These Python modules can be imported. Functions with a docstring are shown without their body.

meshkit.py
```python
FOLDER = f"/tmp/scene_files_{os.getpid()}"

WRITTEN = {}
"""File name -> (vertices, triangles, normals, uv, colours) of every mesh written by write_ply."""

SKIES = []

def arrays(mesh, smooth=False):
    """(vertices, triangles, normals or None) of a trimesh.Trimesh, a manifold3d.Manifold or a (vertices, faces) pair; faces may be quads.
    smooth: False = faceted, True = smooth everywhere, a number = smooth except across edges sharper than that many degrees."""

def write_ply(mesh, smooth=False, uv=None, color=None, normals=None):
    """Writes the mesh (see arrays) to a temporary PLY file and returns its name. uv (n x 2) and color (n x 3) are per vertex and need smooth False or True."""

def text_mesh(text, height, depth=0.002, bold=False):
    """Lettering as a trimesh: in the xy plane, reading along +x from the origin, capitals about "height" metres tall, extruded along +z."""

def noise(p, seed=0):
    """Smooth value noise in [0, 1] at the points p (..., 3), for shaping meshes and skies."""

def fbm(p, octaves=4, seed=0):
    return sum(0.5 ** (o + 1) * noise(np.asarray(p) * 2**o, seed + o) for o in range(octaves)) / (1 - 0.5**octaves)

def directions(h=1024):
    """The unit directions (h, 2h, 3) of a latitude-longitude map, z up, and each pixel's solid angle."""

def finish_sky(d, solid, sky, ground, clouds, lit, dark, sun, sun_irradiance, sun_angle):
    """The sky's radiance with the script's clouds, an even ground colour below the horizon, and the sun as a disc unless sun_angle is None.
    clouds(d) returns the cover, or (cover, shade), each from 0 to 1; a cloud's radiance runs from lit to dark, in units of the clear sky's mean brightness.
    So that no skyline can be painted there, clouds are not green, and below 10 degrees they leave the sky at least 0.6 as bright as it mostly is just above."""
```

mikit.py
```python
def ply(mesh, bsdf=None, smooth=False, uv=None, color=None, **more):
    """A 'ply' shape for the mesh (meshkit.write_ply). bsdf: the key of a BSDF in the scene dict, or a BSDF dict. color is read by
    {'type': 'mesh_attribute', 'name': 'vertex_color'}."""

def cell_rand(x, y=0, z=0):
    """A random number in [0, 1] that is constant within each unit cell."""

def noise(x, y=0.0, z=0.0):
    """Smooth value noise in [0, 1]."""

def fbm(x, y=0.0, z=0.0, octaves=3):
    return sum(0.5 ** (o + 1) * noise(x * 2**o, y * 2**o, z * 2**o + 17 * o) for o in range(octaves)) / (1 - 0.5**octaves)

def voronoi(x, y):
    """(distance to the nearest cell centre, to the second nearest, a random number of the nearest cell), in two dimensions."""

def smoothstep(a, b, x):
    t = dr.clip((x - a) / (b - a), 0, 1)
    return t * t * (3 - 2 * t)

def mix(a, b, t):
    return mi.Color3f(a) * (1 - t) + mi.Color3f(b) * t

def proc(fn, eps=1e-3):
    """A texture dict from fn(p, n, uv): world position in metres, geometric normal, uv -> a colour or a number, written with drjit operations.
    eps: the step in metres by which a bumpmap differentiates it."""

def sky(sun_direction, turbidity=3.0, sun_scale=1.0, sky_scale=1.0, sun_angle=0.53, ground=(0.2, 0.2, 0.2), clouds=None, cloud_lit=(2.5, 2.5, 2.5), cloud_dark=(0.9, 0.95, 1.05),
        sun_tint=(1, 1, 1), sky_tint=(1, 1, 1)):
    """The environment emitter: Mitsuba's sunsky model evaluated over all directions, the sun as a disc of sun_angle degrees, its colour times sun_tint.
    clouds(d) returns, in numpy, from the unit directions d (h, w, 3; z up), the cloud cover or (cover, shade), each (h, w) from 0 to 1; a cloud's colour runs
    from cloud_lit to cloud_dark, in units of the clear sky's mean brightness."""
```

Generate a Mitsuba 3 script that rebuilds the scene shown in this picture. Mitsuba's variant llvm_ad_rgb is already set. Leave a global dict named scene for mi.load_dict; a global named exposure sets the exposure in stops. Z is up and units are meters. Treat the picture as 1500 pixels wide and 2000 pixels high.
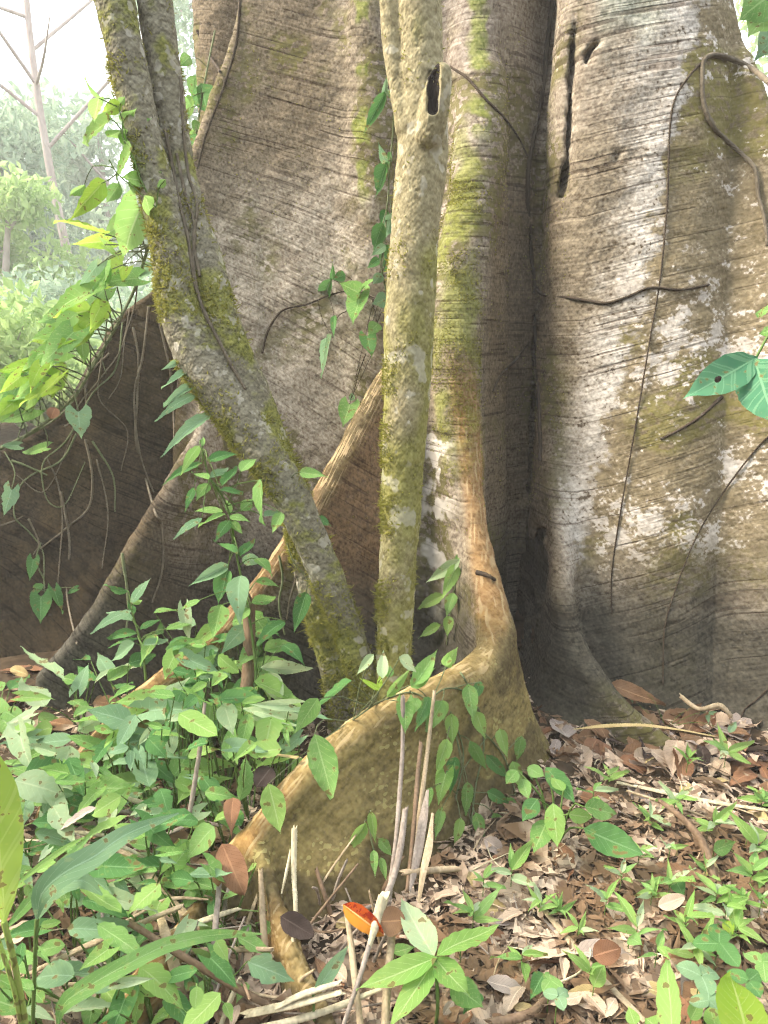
import math, random
import numpy as np, trimesh, drjit as dr, mitsuba as mi
import mikit, meshkit
from mikit import proc, noise as mnoise, fbm as mfbm, smoothstep, mix

T = mi.ScalarTransform4f
rng = np.random.default_rng(7)
scene, labels = {}, {}

# ---------------------------------------------------------------- camera, sky, exposure
F, CX, CY, PITCH, EYE_Z = 1502.0, 750.0, 1000.0, math.radians(14), 1.5      # in pixels of the 1500 x 2000 photograph
FWD = np.array([0, math.cos(PITCH), -math.sin(PITCH)])
UP = np.array([0, math.sin(PITCH), math.cos(PITCH)])
EYE = np.array([0, 0, EYE_Z])
scene['camera'] = {
    'type': 'perspective', 'fov': 2 * math.degrees(math.atan(750 / F)), 'fov_axis': 'x', 'near_clip': 0.05, 'far_clip': 400.0,
    'to_world': T().look_at(origin=EYE.tolist(), target=(EYE + FWD).tolist(), up=[0, 0, 1])}
SUN = np.array([-0.78, 0.02, 0.66])
scene['sky'] = mikit.sky(SUN.tolist(), turbidity=4, sun_scale=0.75, sun_angle=26, clouds=lambda d: 1.0, cloud_lit=(2.3, 2.43, 2.55), sun_tint=(.90, .96, 1.04), ground=(.12, .12, .08))
exposure = 3.6


def at(px, py, Y):
    """The point that stands at pixel (px, py) of the photograph, Y metres in front of the photographer."""
    d = np.array([(px - CX) / F, 0, 0]) + UP * ((CY - py) / F) + FWD
    return EYE + d * (Y / d[1])


def ground_at(px, py, z=0.0):
    d = np.array([(px - CX) / F, 0, 0]) + UP * ((CY - py) / F) + FWD
    return EYE + d * ((z - EYE_Z) / d[2])


# ---------------------------------------------------------------- scene entries
def numbered(name):
    if name not in scene and name not in labels and not any(False for _ in ()):
        return name
    k = 1
    while f'{name}_{k:03d}' in scene or f'{name}_{k:03d}' in labels:
        k += 1
    return f'{name}_{k:03d}'


_count = {}


def fresh(name):
    n = _count.get(name, 0)
    _count[name] = n + 1
    return name if n == 0 else f'{name}_{n:03d}'


def thing(name, label, cat, group=None, kind=None):
    key = fresh(name)
    labels[key] = {'label': label}
    if cat: labels[key]['category'] = cat
    if group: labels[key]['group'] = group
    if kind: labels[key]['kind'] = kind
    return key


def part(parent, name, shape, **lab):
    key = fresh(parent + '__' + name)
    scene[key] = shape
    if lab: labels[key] = dict(lab)
    return key


def whole(name, shape, label, cat, group=None, kind=None):
    key = thing(name, label, cat, group, kind)
    scene[key] = shape
    return key


def ref(b): return {'type': 'ref', 'id': b}


# ---------------------------------------------------------------- mesh helpers
def unit(v):
    v = np.asarray(v, float)
    return v / max(np.linalg.norm(v), 1e-9)


def spline(pts, n):
    """Catmull-Rom through the rows of pts (any columns), n samples, even in length."""
    p = np.asarray(pts, float)
    if len(p) == 2: return p[0] + (p[1] - p[0]) * np.linspace(0, 1, n)[:, None]
    q = np.vstack([2 * p[0] - p[1], p, 2 * p[-1] - p[-2]])
    out = []
    t = np.linspace(0, 1, 24, endpoint=False)[:, None]
    for i in range(len(p) - 1):
        a, b, c, d = q[i:i + 4]
        out.append(0.5 * (2 * b + (c - a) * t + (2 * a - 5 * b + 4 * c - d) * t ** 2 + (3 * b - a - 3 * c + d) * t ** 3))
    out = np.vstack(out + [p[-1:]])
    s = np.r_[0, np.cumsum(np.linalg.norm(np.diff(out[:, :3], axis=0), axis=1))]
    u = np.linspace(0, s[-1], n)
    return np.stack([np.interp(u, s, out[:, k]) for k in range(out.shape[1])], 1)


def tube(pts, r, sides=6, n=None, wob=0.0, seed=0, flat=1.0, jag=0.0):
    """(vertices, faces) of a tapered tube through pts; r a number or one per point."""
    pts = np.asarray(pts, float)
    r = np.broadcast_to(np.asarray(r, float), (len(pts),))
    if n is None: n = max(3, 4 * len(pts))
    c = spline(np.c_[pts, r], n)
    c, rr = c[:, :3], np.maximum(c[:, 3], 1e-4)
    t = np.gradient(c, axis=0)
    t /= np.linalg.norm(t, axis=1, keepdims=True) + 1e-12
    a = np.cross(t[0], [0, 0, 1.0] if abs(t[0][2]) < .9 else [1.0, 0, 0])
    A = []
    for k in range(n):
        a = a - t[k] * (a @ t[k])
        a = a / (np.linalg.norm(a) + 1e-12)
        A.append(a)
    A = np.array(A)
    B = np.cross(t, A)
    th = np.arange(sides) * 2 * np.pi / sides
    ring = np.cos(th)[None, :, None] * A[:, None] + flat * np.sin(th)[None, :, None] * B[:, None]
    rad = rr[:, None, None]
    if wob:
        q = c[:, None] * 18 + ring * .8 + seed * 3.1
        rad = rad * (1 + wob * (2 * meshkit.fbm(q, 2, seed) - 1))[..., None]
    g = c[:, None] + ring * rad
    if jag:                                      # broken ends
        rj = np.random.default_rng(seed + 5)
        for e, s_ in ((0, -1), (-1, 1)):
            g[e] += t[e] * s_ * jag * rr[e] * rj.uniform(-1.2, 1.6, (sides, 1))
    v = g.reshape(-1, 3)
    i = np.arange(n - 1)[:, None] * sides
    j = np.arange(sides)[None]
    j2 = (j + 1) % sides
    f = np.concatenate([np.stack([i + j, i + j2, i + sides + j2], -1).reshape(-1, 3), np.stack([i + j, i + sides + j2, i + sides + j], -1).reshape(-1, 3)])
    k = len(v)
    v = np.vstack([v, c[:1], c[-1:]])
    jj = np.arange(sides)
    f = np.vstack([f, np.stack([np.full(sides, k), (jj + 1) % sides, jj], 1), np.stack([np.full(sides, k + 1), (n - 1) * sides + jj, (n - 1) * sides + (jj + 1) % sides], 1)])
    return v, f


class MB:
    """Collects meshes that make up one part."""
    def __init__(self): self.v, self.f, self.uv, self.n = [], [], [], 0

    def add(self, vf, uv=None):
        v, f = vf
        self.v.append(v); self.f.append(np.asarray(f) + self.n); self.n += len(v)
        self.uv.append(np.zeros((len(v), 2)) if uv is None else uv)
        return self

    def shape(self, bsdf, smooth=True, uv=False):
        return mikit.ply((np.vstack(self.v), np.vstack(self.f)), bsdf, smooth=smooth, **({'uv': np.vstack(self.uv)} if uv else {}))


# ---------------------------------------------------------------- surfaces of signed distance
def surface_net(sdf, lo, hi, h, coarse=5):
    """(vertices, faces, normals) where sdf(points as mi.Point3f) is zero, in the box lo..hi: a coarse look first, then cells of size h near the surface."""
    lo, hi = np.asarray(lo, float), np.asarray(hi, float)
    nb = np.ceil((hi - lo) / (h * coarse)).astype(int)
    H = h * coarse

    def ev(p):
        out = np.empty(len(p), np.float32)
        for a in range(0, len(p), 2_000_000):
            q = np.ascontiguousarray(p[a:a + 2_000_000].T.astype(np.float32))
            out[a:a + 2_000_000] = np.array(sdf(mi.Point3f(mi.Float(q[0]), mi.Float(q[1]), mi.Float(q[2]))))
        return out
    c = np.stack(np.meshgrid(*[np.arange(k) for k in nb], indexing='ij'), -1).reshape(-1, 3)
    dc = ev(lo + (c + .5) * H)
    near = np.abs(dc) < 1.25 * H
    N = nb * coarse + 1
    sign = np.where(dc < 0, -1, 1).astype(np.float32).reshape(nb)
    D = np.ones(N, np.float32)
    D[:-1, :-1, :-1] = sign.repeat(coarse, 0).repeat(coarse, 1).repeat(coarse, 2)
    g = np.stack(np.meshgrid(*[np.arange(coarse + 1)] * 3, indexing='ij'), -1).reshape(-1, 3)
    idx = (c[near][:, None] * coarse + g[None]).reshape(-1, 3)
    flat = np.unique(np.ravel_multi_index(idx.T, N))
    ijk = np.stack(np.unravel_index(flat, N), 1)
    D.reshape(-1)[flat] = ev(lo + ijk * h)
    D[[0, -1]] = 1; D[:, [0, -1]] = 1; D[:, :, [0, -1]] = 1
    S = D < 0
    corners = list(np.ndindex(2, 2, 2))
    cut = tuple(slice(0, k - 1) for k in N)
    sh = lambda o: tuple(slice(o[k], N[k] - 1 + o[k]) for k in range(3))
    any_, all_ = np.zeros(N - 1, bool), np.ones(N - 1, bool)
    for o in corners:
        any_ |= S[sh(o)]; all_ &= S[sh(o)]
    act = np.argwhere(any_ & ~all_)
    vals = np.stack([D[tuple((act + o).T)] for o in corners], 1)
    off = np.array(corners, float)
    acc, cnt = np.zeros((len(act), 3)), np.zeros(len(act))
    for a in range(8):
        for b in range(a + 1, 8):
            if np.abs(off[a] - off[b]).sum() != 1: continue
            va, vb = vals[:, a], vals[:, b]
            m = (va < 0) != (vb < 0)
            t = np.where(m, va / np.where(m, va - vb, 1), 0)
            acc += np.where(m[:, None], off[a] + (off[b] - off[a]) * t[:, None], 0)
            cnt += m
    v = lo + (act + acc / np.maximum(cnt, 1)[:, None]) * h
    vid = np.full(N - 1, -1, np.int32)
    vid[tuple(act.T)] = np.arange(len(act))
    F_ = []
    for ax in range(3):
        o = [0, 0, 0]; o[ax] = 1
        A = S[tuple(slice(0, N[k] - o[k]) for k in range(3))]
        B = S[tuple(slice(o[k], N[k]) for k in range(3))]
        e = np.argwhere(A != B)
        b, c2 = (ax + 1) % 3, (ax + 2) % 3
        e = e[(e[:, b] > 0) & (e[:, c2] > 0) & (e[:, b] < N[b] - 1) & (e[:, c2] < N[c2] - 1)]
        flip = A[tuple(e.T)]
        q = []
        for db, dc_ in ((-1, -1), (0, -1), (0, 0), (-1, 0)):
            k = e.copy(); k[:, b] += db; k[:, c2] += dc_
            q.append(vid[tuple(k.T)])
        q = np.stack(q, 1)
        q[~flip] = q[~flip][:, ::-1]
        F_.append(q)
    q = np.vstack(F_)
    q = q[(q >= 0).all(1)]

    def grad(p, e=.003):
        return np.stack([ev(p + d) - ev(p - d) for d in np.eye(3) * e], 1) / (2 * e)
    for _ in range(1):
        n = grad(v); d = ev(v)
        l2 = np.maximum((n ** 2).sum(1), .05)
        v = v - n * np.clip(d / l2, -h * .7, h * .7)[:, None]
    n = grad(v)
    n /= np.linalg.norm(n, axis=1, keepdims=True) + 1e-9
    f = np.vstack([q[:, [0, 1, 2]], q[:, [0, 2, 3]]])
    return v, f, n


def smin(a, b, k):
    h = dr.maximum(k - dr.abs(a - b), 0) / k
    return dr.minimum(a, b) - h * h * k * .25


def ply_n(v, f, n, bsdf, uv=None):
    """A shape with given normals."""
    path = meshkit.write_ply((v, f), smooth=True, uv=uv, normals=n)
    return {'type': 'ply', 'filename': path, 'face_normals': False, 'bsdf': ref(bsdf)}


# ---------------------------------------------------------------- materials
def principled(fn, rough=.85, spec=.25, bump=None, scale=1.0, eps=1e-3, **more):
    b = {'type': 'principled', 'base_color': fn if isinstance(fn, dict) else proc(fn), 'roughness': rough, 'specular': spec, **more}
    if bump is not None:
        b = {'type': 'bumpmap', 'bump': proc(bump, eps), 'scale': scale, 'bsdf': b}
    return {'type': 'twosided', 'bsdf': b}


def grain(p):
    """Growth-ring coordinate of the giant tree's bark and a coordinate along the rings."""
    left = dr.maximum(-.02 - p.x, 0)
    right = dr.maximum(p.x - .8, 0)
    low = dr.clip(2.4 - p.z, 0, 2)
    h = p.z - left * (.32 + .28 * low) - right * (.16 + .16 * low)
    h = h + .02 * (mfbm(p.x * 2.3, p.y * 2.3, p.z * 1.1, 2) - .5) + .006 * (mfbm(p.x * 12, p.y * 12, p.z * 4, 2) - .5)
    return h, p.x + .7 * p.y


def along(x, xs, ys):
    """Piecewise linear y(x)."""
    o = sorted((float(a), float(b)) for a, b in zip(xs, ys))
    y = mi.Float(o[0][1])
    for (x0, y0), (x1, y1) in zip(o[:-1], o[1:]):
        y = y + (y1 - y0) * dr.clip((x - x0) / max(x1 - x0, 1e-4), 0, 1)
    return y


KNEE_TOP = np.array([at(*w) for w in [(900, 510, 3.31), (900, 650, 3.22), (915, 790, 3.12), (932, 900, 3.0), (945, 1010, 2.86), (958, 1110, 2.71), (972, 1190, 2.56), (972, 1240, 2.46)]])
KNEE_LOW = np.array([at(*w) for w in [(972, 1235, 2.46), (940, 1278, 2.36), (875, 1312, 2.22), (790, 1352, 2.1), (700, 1408, 2.0), (622, 1470, 1.92), (552, 1545, 1.84), (492, 1615, 1.78), (432, 1690, 1.74)]])
DIAG = np.array([at(*w) for w in [(790, 640, 3.32), (748, 732, 3.2), (700, 822, 3.1), (643, 930, 2.98), (590, 1010, 2.9), (540, 1085, 2.8), (480, 1165, 2.7), (415, 1240, 2.6), (340, 1296, 2.5), (268, 1348, 2.4), (190, 1425, 2.3), (130, 1505, 2.18), (82, 1570, 2.1)]])


def crest_mask(p):
    """Where the corky orange skin of the ridge crests lies: (mask, 1 on the upright part)."""
    up = smoothstep(.085, .03, dr.abs(p.x + .015 - along(p.z, KNEE_TOP[:, 2], KNEE_TOP[:, 0]))) * smoothstep(.42, .5, p.z) * smoothstep(1.5, 1.15, p.z) * smoothstep(3.3, 3.2, p.y) * smoothstep(2.2, 2.3, p.y)
    zl = along(p.x, KNEE_LOW[:, 0], KNEE_LOW[:, 2])
    low = smoothstep(-.055, -.012, p.z - zl + .03 * (mfbm(p.x * 20, p.y * 20, p.z * 20, 2) - .5)) * smoothstep(2.56, 2.48, p.y) * smoothstep(.42, .36, p.x) * smoothstep(-.52, -.38, p.x)
    zd, yd = along(p.x, DIAG[:, 0], DIAG[:, 2]), along(p.x, DIAG[:, 0], DIAG[:, 1])
    dia = smoothstep(-.15, -.04, p.z - zd + .05 * (mfbm(p.x * 16, p.y * 16, p.z * 16, 2) - .5)) * smoothstep(.16, .10, dr.abs(p.y - yd)) * smoothstep(.02, -.02, p.x)
    foot = smoothstep(.02, .06, p.z) * smoothstep(1.62, 1.54, p.y)
    return dr.maximum(dr.maximum(up, low), dr.maximum(dia, foot)), up


SPOTS = [(*at(px, py, 2.95 - (py - 650) * .0004)[[0, 2]].tolist(), r0 * .8) for px, py, r0 in [(1240, 1080, .048), (1228, 1120, .02), (1335, 690, .035), (1348, 660, .03), (1325, 735, .05), (1390, 1115, .035), (1300, 1040, .045), (1432, 640, .03), (1260, 545, .03), (1310, 430, .028), (1395, 1170, .05), (1440, 1190, .014), (1370, 790, .02)]]


def bark_color(p, n, uv):
    h, s = grain(p)
    q = mfbm(p.x * 2.6, p.y * 2.6, p.z * 1.6, 3)
    fine = mfbm(p.x * 42, p.y * 42, p.z * 42, 3)
    sp = mfbm(p.x * 105, p.y * 105, p.z * 90, 2)
    blot = mfbm(p.x * 11 + 3, p.y * 11, p.z * 9, 3)
    blk = mfbm(h * 55, s * 130, 9.0, 2)
    streak = mfbm(h * 120, s * 9, 2.0, 2)
    tex = dr.clip(2.0 * (.52 * sp + .32 * blk + .16 * streak) - .5, 0, 1)
    # brown bark with paler flecks between the cracks
    c = mix((.085, .066, .045), (.37, .325, .255), tex)
    c = mix(c, mix((.145, .115, .09), (.50, .455, .40), tex), smoothstep(.42, .60, q) * .8)
    # pinkish grey towards the top of the middle columns
    top = smoothstep(1.5, 2.3, p.z) * smoothstep(-.15, .1, p.x) * smoothstep(.62, .35, p.x)
    c = mix(c, mix((.19, .15, .13), (.55, .50, .465), tex), top * smoothstep(.3, .55, blot) * .8)
    # browner skin of the upper left face
    c = mix(c, mix((.085, .066, .043), (.30, .245, .175), tex), smoothstep(-.15, -.35, p.x) * smoothstep(1.8, 2.2, p.z + .4 * (blot - .5)) * .85)
    c = mix(c, mix((.07, .05, .03), (.27, .21, .135), tex), smoothstep(.40, .46, p.x) * smoothstep(.74, .68, p.x) * smoothstep(2.3, 1.9, p.z) * .8)
    zd = along(p.x, DIAG[:, 0], DIAG[:, 2])
    flank = smoothstep(-.02, -.08, p.z - zd) * smoothstep(-.30, -.22, p.x) * smoothstep(.10, .04, p.x) * smoothstep(3.42, 3.3, p.y) * smoothstep(2.7, 2.8, p.y)
    # right wall: a pale crust strip that ends in a ragged edge, then a brown film with crisp flakes
    edge = p.x + .16 * (blot - .5) + .07 * (fine - .5) + .05 * (sp - .5) - (.885 + .19 * (p.z - .97))
    onwall = smoothstep(.70, .80, p.x) * smoothstep(.40, .75, p.z + .2 * (q - .5))
    lich = mix((.38, .35, .32), (.86, .85, .85), tex)
    strip = onwall * smoothstep(.03, -.02, edge)
    c = mix(c, lich, strip * smoothstep(-.24, -.02, edge + .3 * (q - .5)) * smoothstep(.05, .4, tex + .6 * (blot - .35)) * (.45 + .55 * smoothstep(.3, .6, mfbm(p.x * 5, p.y * 5, p.z * 2 + 8, 2))))
    wall = onwall * smoothstep(-.02, .03, edge)
    brown = mix((.13, .105, .06), (.37, .315, .215), .6 * tex + .4 * fine)
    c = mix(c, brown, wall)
    cl = mfbm(p.x * 4.3 + 9, p.y * 4.3, p.z * 4.3, 3)
    low = smoothstep(2.0, 1.4, p.z)
    fl = cl * .34 + mfbm(p.x * 17, p.y * 17, p.z * 17, 3) * .3 + fine * .18 + sp * .18 + .03 * low * smoothstep(.55, .9, p.z)
    flake = wall * smoothstep(.56, .62, fl)
    halo = wall * smoothstep(.48, .58, fl)
    c = mix(c, mix((.27, .225, .155), (.46, .40, .31), sp), halo * .8)
    c = mix(c, mix((.44, .38, .32), (.72, .67, .63), sp), flake)
    for x0, z0, r0 in SPOTS:
        dd = dr.sqrt(dr.square(p.x - x0) + dr.square(p.z - z0)) + .05 * (blot - .5) + .05 * (fine - .5) + .03 * (sp - .5)
        flake = dr.maximum(flake, smoothstep(r0, r0 - .012, dd) * onwall)
    c = mix(c, mix((.46, .42, .38), (.80, .78, .77), tex), flake)
    olive = wall * (1 - flake) * smoothstep(.5, .62, mfbm(p.x * 3.4, p.y * 3.4, p.z * 3.4 + 5, 3)) * smoothstep(.3, .5, fine)
    c = mix(c, (.20, .19, .045), olive * .65)
    c = mix(c, mix((.30, .36, .30), (.66, .72, .66), tex), smoothstep(2.45, 2.7, p.z + .2 * (blot - .5)) * smoothstep(.78, .86, p.x) * smoothstep(1.12, 1.0, p.x) * .6)
    # left face: speckled crust, olive film
    face = smoothstep(.08, -.06, p.x) * smoothstep(-1.1, -.7, p.x) * smoothstep(3.2, 3.45, p.y) * smoothstep(2.3, 1.9, p.z)
    c = mix(c, mix((.21, .17, .135), (.68, .635, .57), tex), face * smoothstep(.32, .54, blot + .08 * smoothstep(1.9, 1.2, p.z)) * .85)
    mo = smoothstep(.48, .60, mfbm(p.x * 3.6 + 7, p.y * 3.6, p.z * 2.6, 3)) * smoothstep(.36, .52, fine)
    c = mix(c, mix((.09, .085, .025), (.19, .18, .06), fine), mo * (1 - onwall) * .8)
    c = mix(c, mix((.10, .058, .03), (.34, .21, .11), tex), flank * .9)
    # bright moss on the middle buttress
    green = smoothstep(.12, .05, dr.abs(p.x - .29 - .03 * (p.z - 1.4) + .16 * (blot - .5))) * smoothstep(3.5, 3.42, p.y) * smoothstep(2.35, 2.15, p.z) * smoothstep(.85, 1.1, p.z)
    green = green * smoothstep(.36, .52, mfbm(p.x * 7, p.y * 7, p.z * 4 + 3, 3)) * smoothstep(.22, .45, tex + .25)
    c = mix(c, mix((.13, .15, .03), (.34, .37, .10), tex), green * .8)
    stripe = smoothstep(.035, .015, dr.abs(p.x + .085 + .12 * (blot - .5))) * smoothstep(1.9, 2.2, p.z) + smoothstep(.05, .02, dr.abs(p.x - .40 + .14 * (blot - .5))) * smoothstep(2.15, 2.3, p.z) * smoothstep(3.9, 3.7, p.y)
    c = mix(c, mix((.14, .19, .03), (.34, .38, .10), tex), stripe * smoothstep(.42, .56, blot) * .8)
    white = smoothstep(.30, .22, p.x) * smoothstep(.14, .18, p.x) * smoothstep(3.3, 3.15, p.y) * smoothstep(1.2, 1.0, p.z) * smoothstep(2.5, 2.6, p.y)
    c = mix(c, (.70, .68, .66), white * smoothstep(.5, .58, blot))
    # wet stained foot of the wall; darkened further to paint shade into hollows
    damp_shade = smoothstep(.66, .30, p.z + .35 * (q - .5) + .12 * (fine - .5)) * smoothstep(2.5, 2.68, p.y)
    c = mix(c, mix((.022, .022, .018), (.125, .12, .10), dr.clip(.7 * tex + .5 * blot - .1, 0, 1)), damp_shade * .92)
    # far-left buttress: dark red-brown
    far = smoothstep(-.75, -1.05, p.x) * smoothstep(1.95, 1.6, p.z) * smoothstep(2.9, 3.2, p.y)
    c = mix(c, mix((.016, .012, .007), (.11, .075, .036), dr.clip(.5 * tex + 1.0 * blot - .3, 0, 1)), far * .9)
    # smooth olive-brown skin of the near buttress
    near = smoothstep(2.62, 2.42, p.y) * smoothstep(.62, .5, p.x)
    skin = mfbm((p.x + p.z) * 13, (p.z - .6 * p.x) * 60, p.y * 20, 3)
    c = mix(c, mix((.085, .066, .02), (.42, .34, .145), dr.clip(1.6 * (.55 * skin + .45 * sp) - .3, 0, 1)), near * .92)
    dots = near * smoothstep(.66, .72, mnoise(p.x * 95, p.y * 95, p.z * 95)) * smoothstep(.5, .6, blot)
    c = mix(c, (.48, .44, .20), dots * .6)
    c = mix(c, mix((.05, .04, .02), (.14, .11, .06), tex), near * smoothstep(.52, .62, mfbm(p.x * 5 + 2, p.y * 5, p.z * 5, 3) + .25 * smoothstep(.16, .02, p.z)) * .75)
    # cracks keep dirt
    a = mnoise(h * 105, s * 4.5)
    big = mnoise(h * 36, s * 1.8, 7.0)
    thin = mnoise(h * 165, s * 6, 5.0)
    dirt = (1 - .35 * face) * dr.maximum(dr.maximum(smoothstep(.34, .18, thin) * .36, smoothstep(.22, .12, a) * .85), smoothstep(.12, .06, big) * smoothstep(.35, .6, mnoise(s * 6, h * 6, 1.0))) * (1 - near * .85) * (1 - wall * .6)
    c = mix(c, c * mi.Color3f(.34, .29, .26), dirt * .8)
    # corky orange crests with wavy pale lines
    m, up = crest_mask(p)
    m = m * smoothstep(.22, .40, blot + .1)
    wv = .02 * mfbm(p.x * 16, p.y * 16, p.z * 16, 2)
    l1 = mnoise((p.x + wv) * 130, p.z * 14, (p.y - wv) * 14)
    zl = along(p.x, KNEE_LOW[:, 0], KNEE_LOW[:, 2])
    zd = along(p.x, DIAG[:, 0], DIAG[:, 2])
    rel = p.z - dr.select(dr.abs(p.z - zl) < dr.abs(p.z - zd), zl, zd)
    l2 = mnoise((.75 * p.x - .62 * p.y + wv) * 120, (rel + wv) * 120, (.62 * p.x + .75 * p.y) * 13)
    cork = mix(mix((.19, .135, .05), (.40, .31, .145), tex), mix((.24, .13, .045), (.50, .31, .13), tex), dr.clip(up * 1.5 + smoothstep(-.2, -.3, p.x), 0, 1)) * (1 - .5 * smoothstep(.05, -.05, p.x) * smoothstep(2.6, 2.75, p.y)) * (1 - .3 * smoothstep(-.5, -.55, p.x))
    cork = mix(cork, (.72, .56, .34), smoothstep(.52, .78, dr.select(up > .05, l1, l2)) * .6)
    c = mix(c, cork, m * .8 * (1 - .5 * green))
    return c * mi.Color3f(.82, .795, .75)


def bark_bump(p, n, uv):
    h, s = grain(p)
    m, up = crest_mask(p)
    soft = 1 - .7 * smoothstep(2.62, 2.42, p.y) * smoothstep(.62, .5, p.x)
    a = mnoise(h * 105, s * 4.5)
    big = mnoise(h * 36, s * 1.8, 7.0)
    blk = mfbm(h * 55, s * 130, 9.0, 2)
    k = -smoothstep(.27, .10, a) * .0028 - smoothstep(.13, .05, big) * .0035 + .0030 * blk + .0022 * mnoise(h * 170, s * 9, 2.0)
    return k * soft + .0025 * mfbm(p.x * 80, p.y * 80, p.z * 80, 3) + .004 * mfbm(p.x * 24, p.y * 24, p.z * 24, 2)


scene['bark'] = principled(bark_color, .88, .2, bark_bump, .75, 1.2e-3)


def moss_bark_color(p, n, uv):
    fine = mfbm(p.x * 60, p.y * 60, p.z * 60, 3)
    sp = mfbm(p.x * 150, p.y * 150, p.z * 130, 2)
    m = mfbm(p.x * 7, p.y * 7, p.z * 7, 3)
    c = mix((.085, .075, .05), (.33, .31, .24), dr.clip(1.8 * (.5 * fine + .5 * sp) - .4, 0, 1))
    c = mix(c, mix((.06, .068, .015), (.31, .315, .09), dr.clip(1.8 * (.4 * fine + .6 * sp) - .4, 0, 1)), smoothstep(.40, .60, m + .25 * (fine - .5) - .12 * smoothstep(1.7, 2.3, p.z)) * .95)
    return mix(c, (.50, .48, .42), smoothstep(.62, .68, mfbm(p.x * 30 + 4, p.y * 30, p.z * 24, 3)) * .5)


def moss_bark_bump(p, n, uv):
    return .008 * mfbm(p.x * 80, p.y * 80, p.z * 60, 3) + .003 * mnoise(p.x * 220, p.y * 220, p.z * 160)


scene['moss_bark'] = principled(moss_bark_color, .95, .1, moss_bark_bump)
HOLLOW = [at(846, py, 2.47).tolist() for py in (140, 180, 215)]


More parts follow.
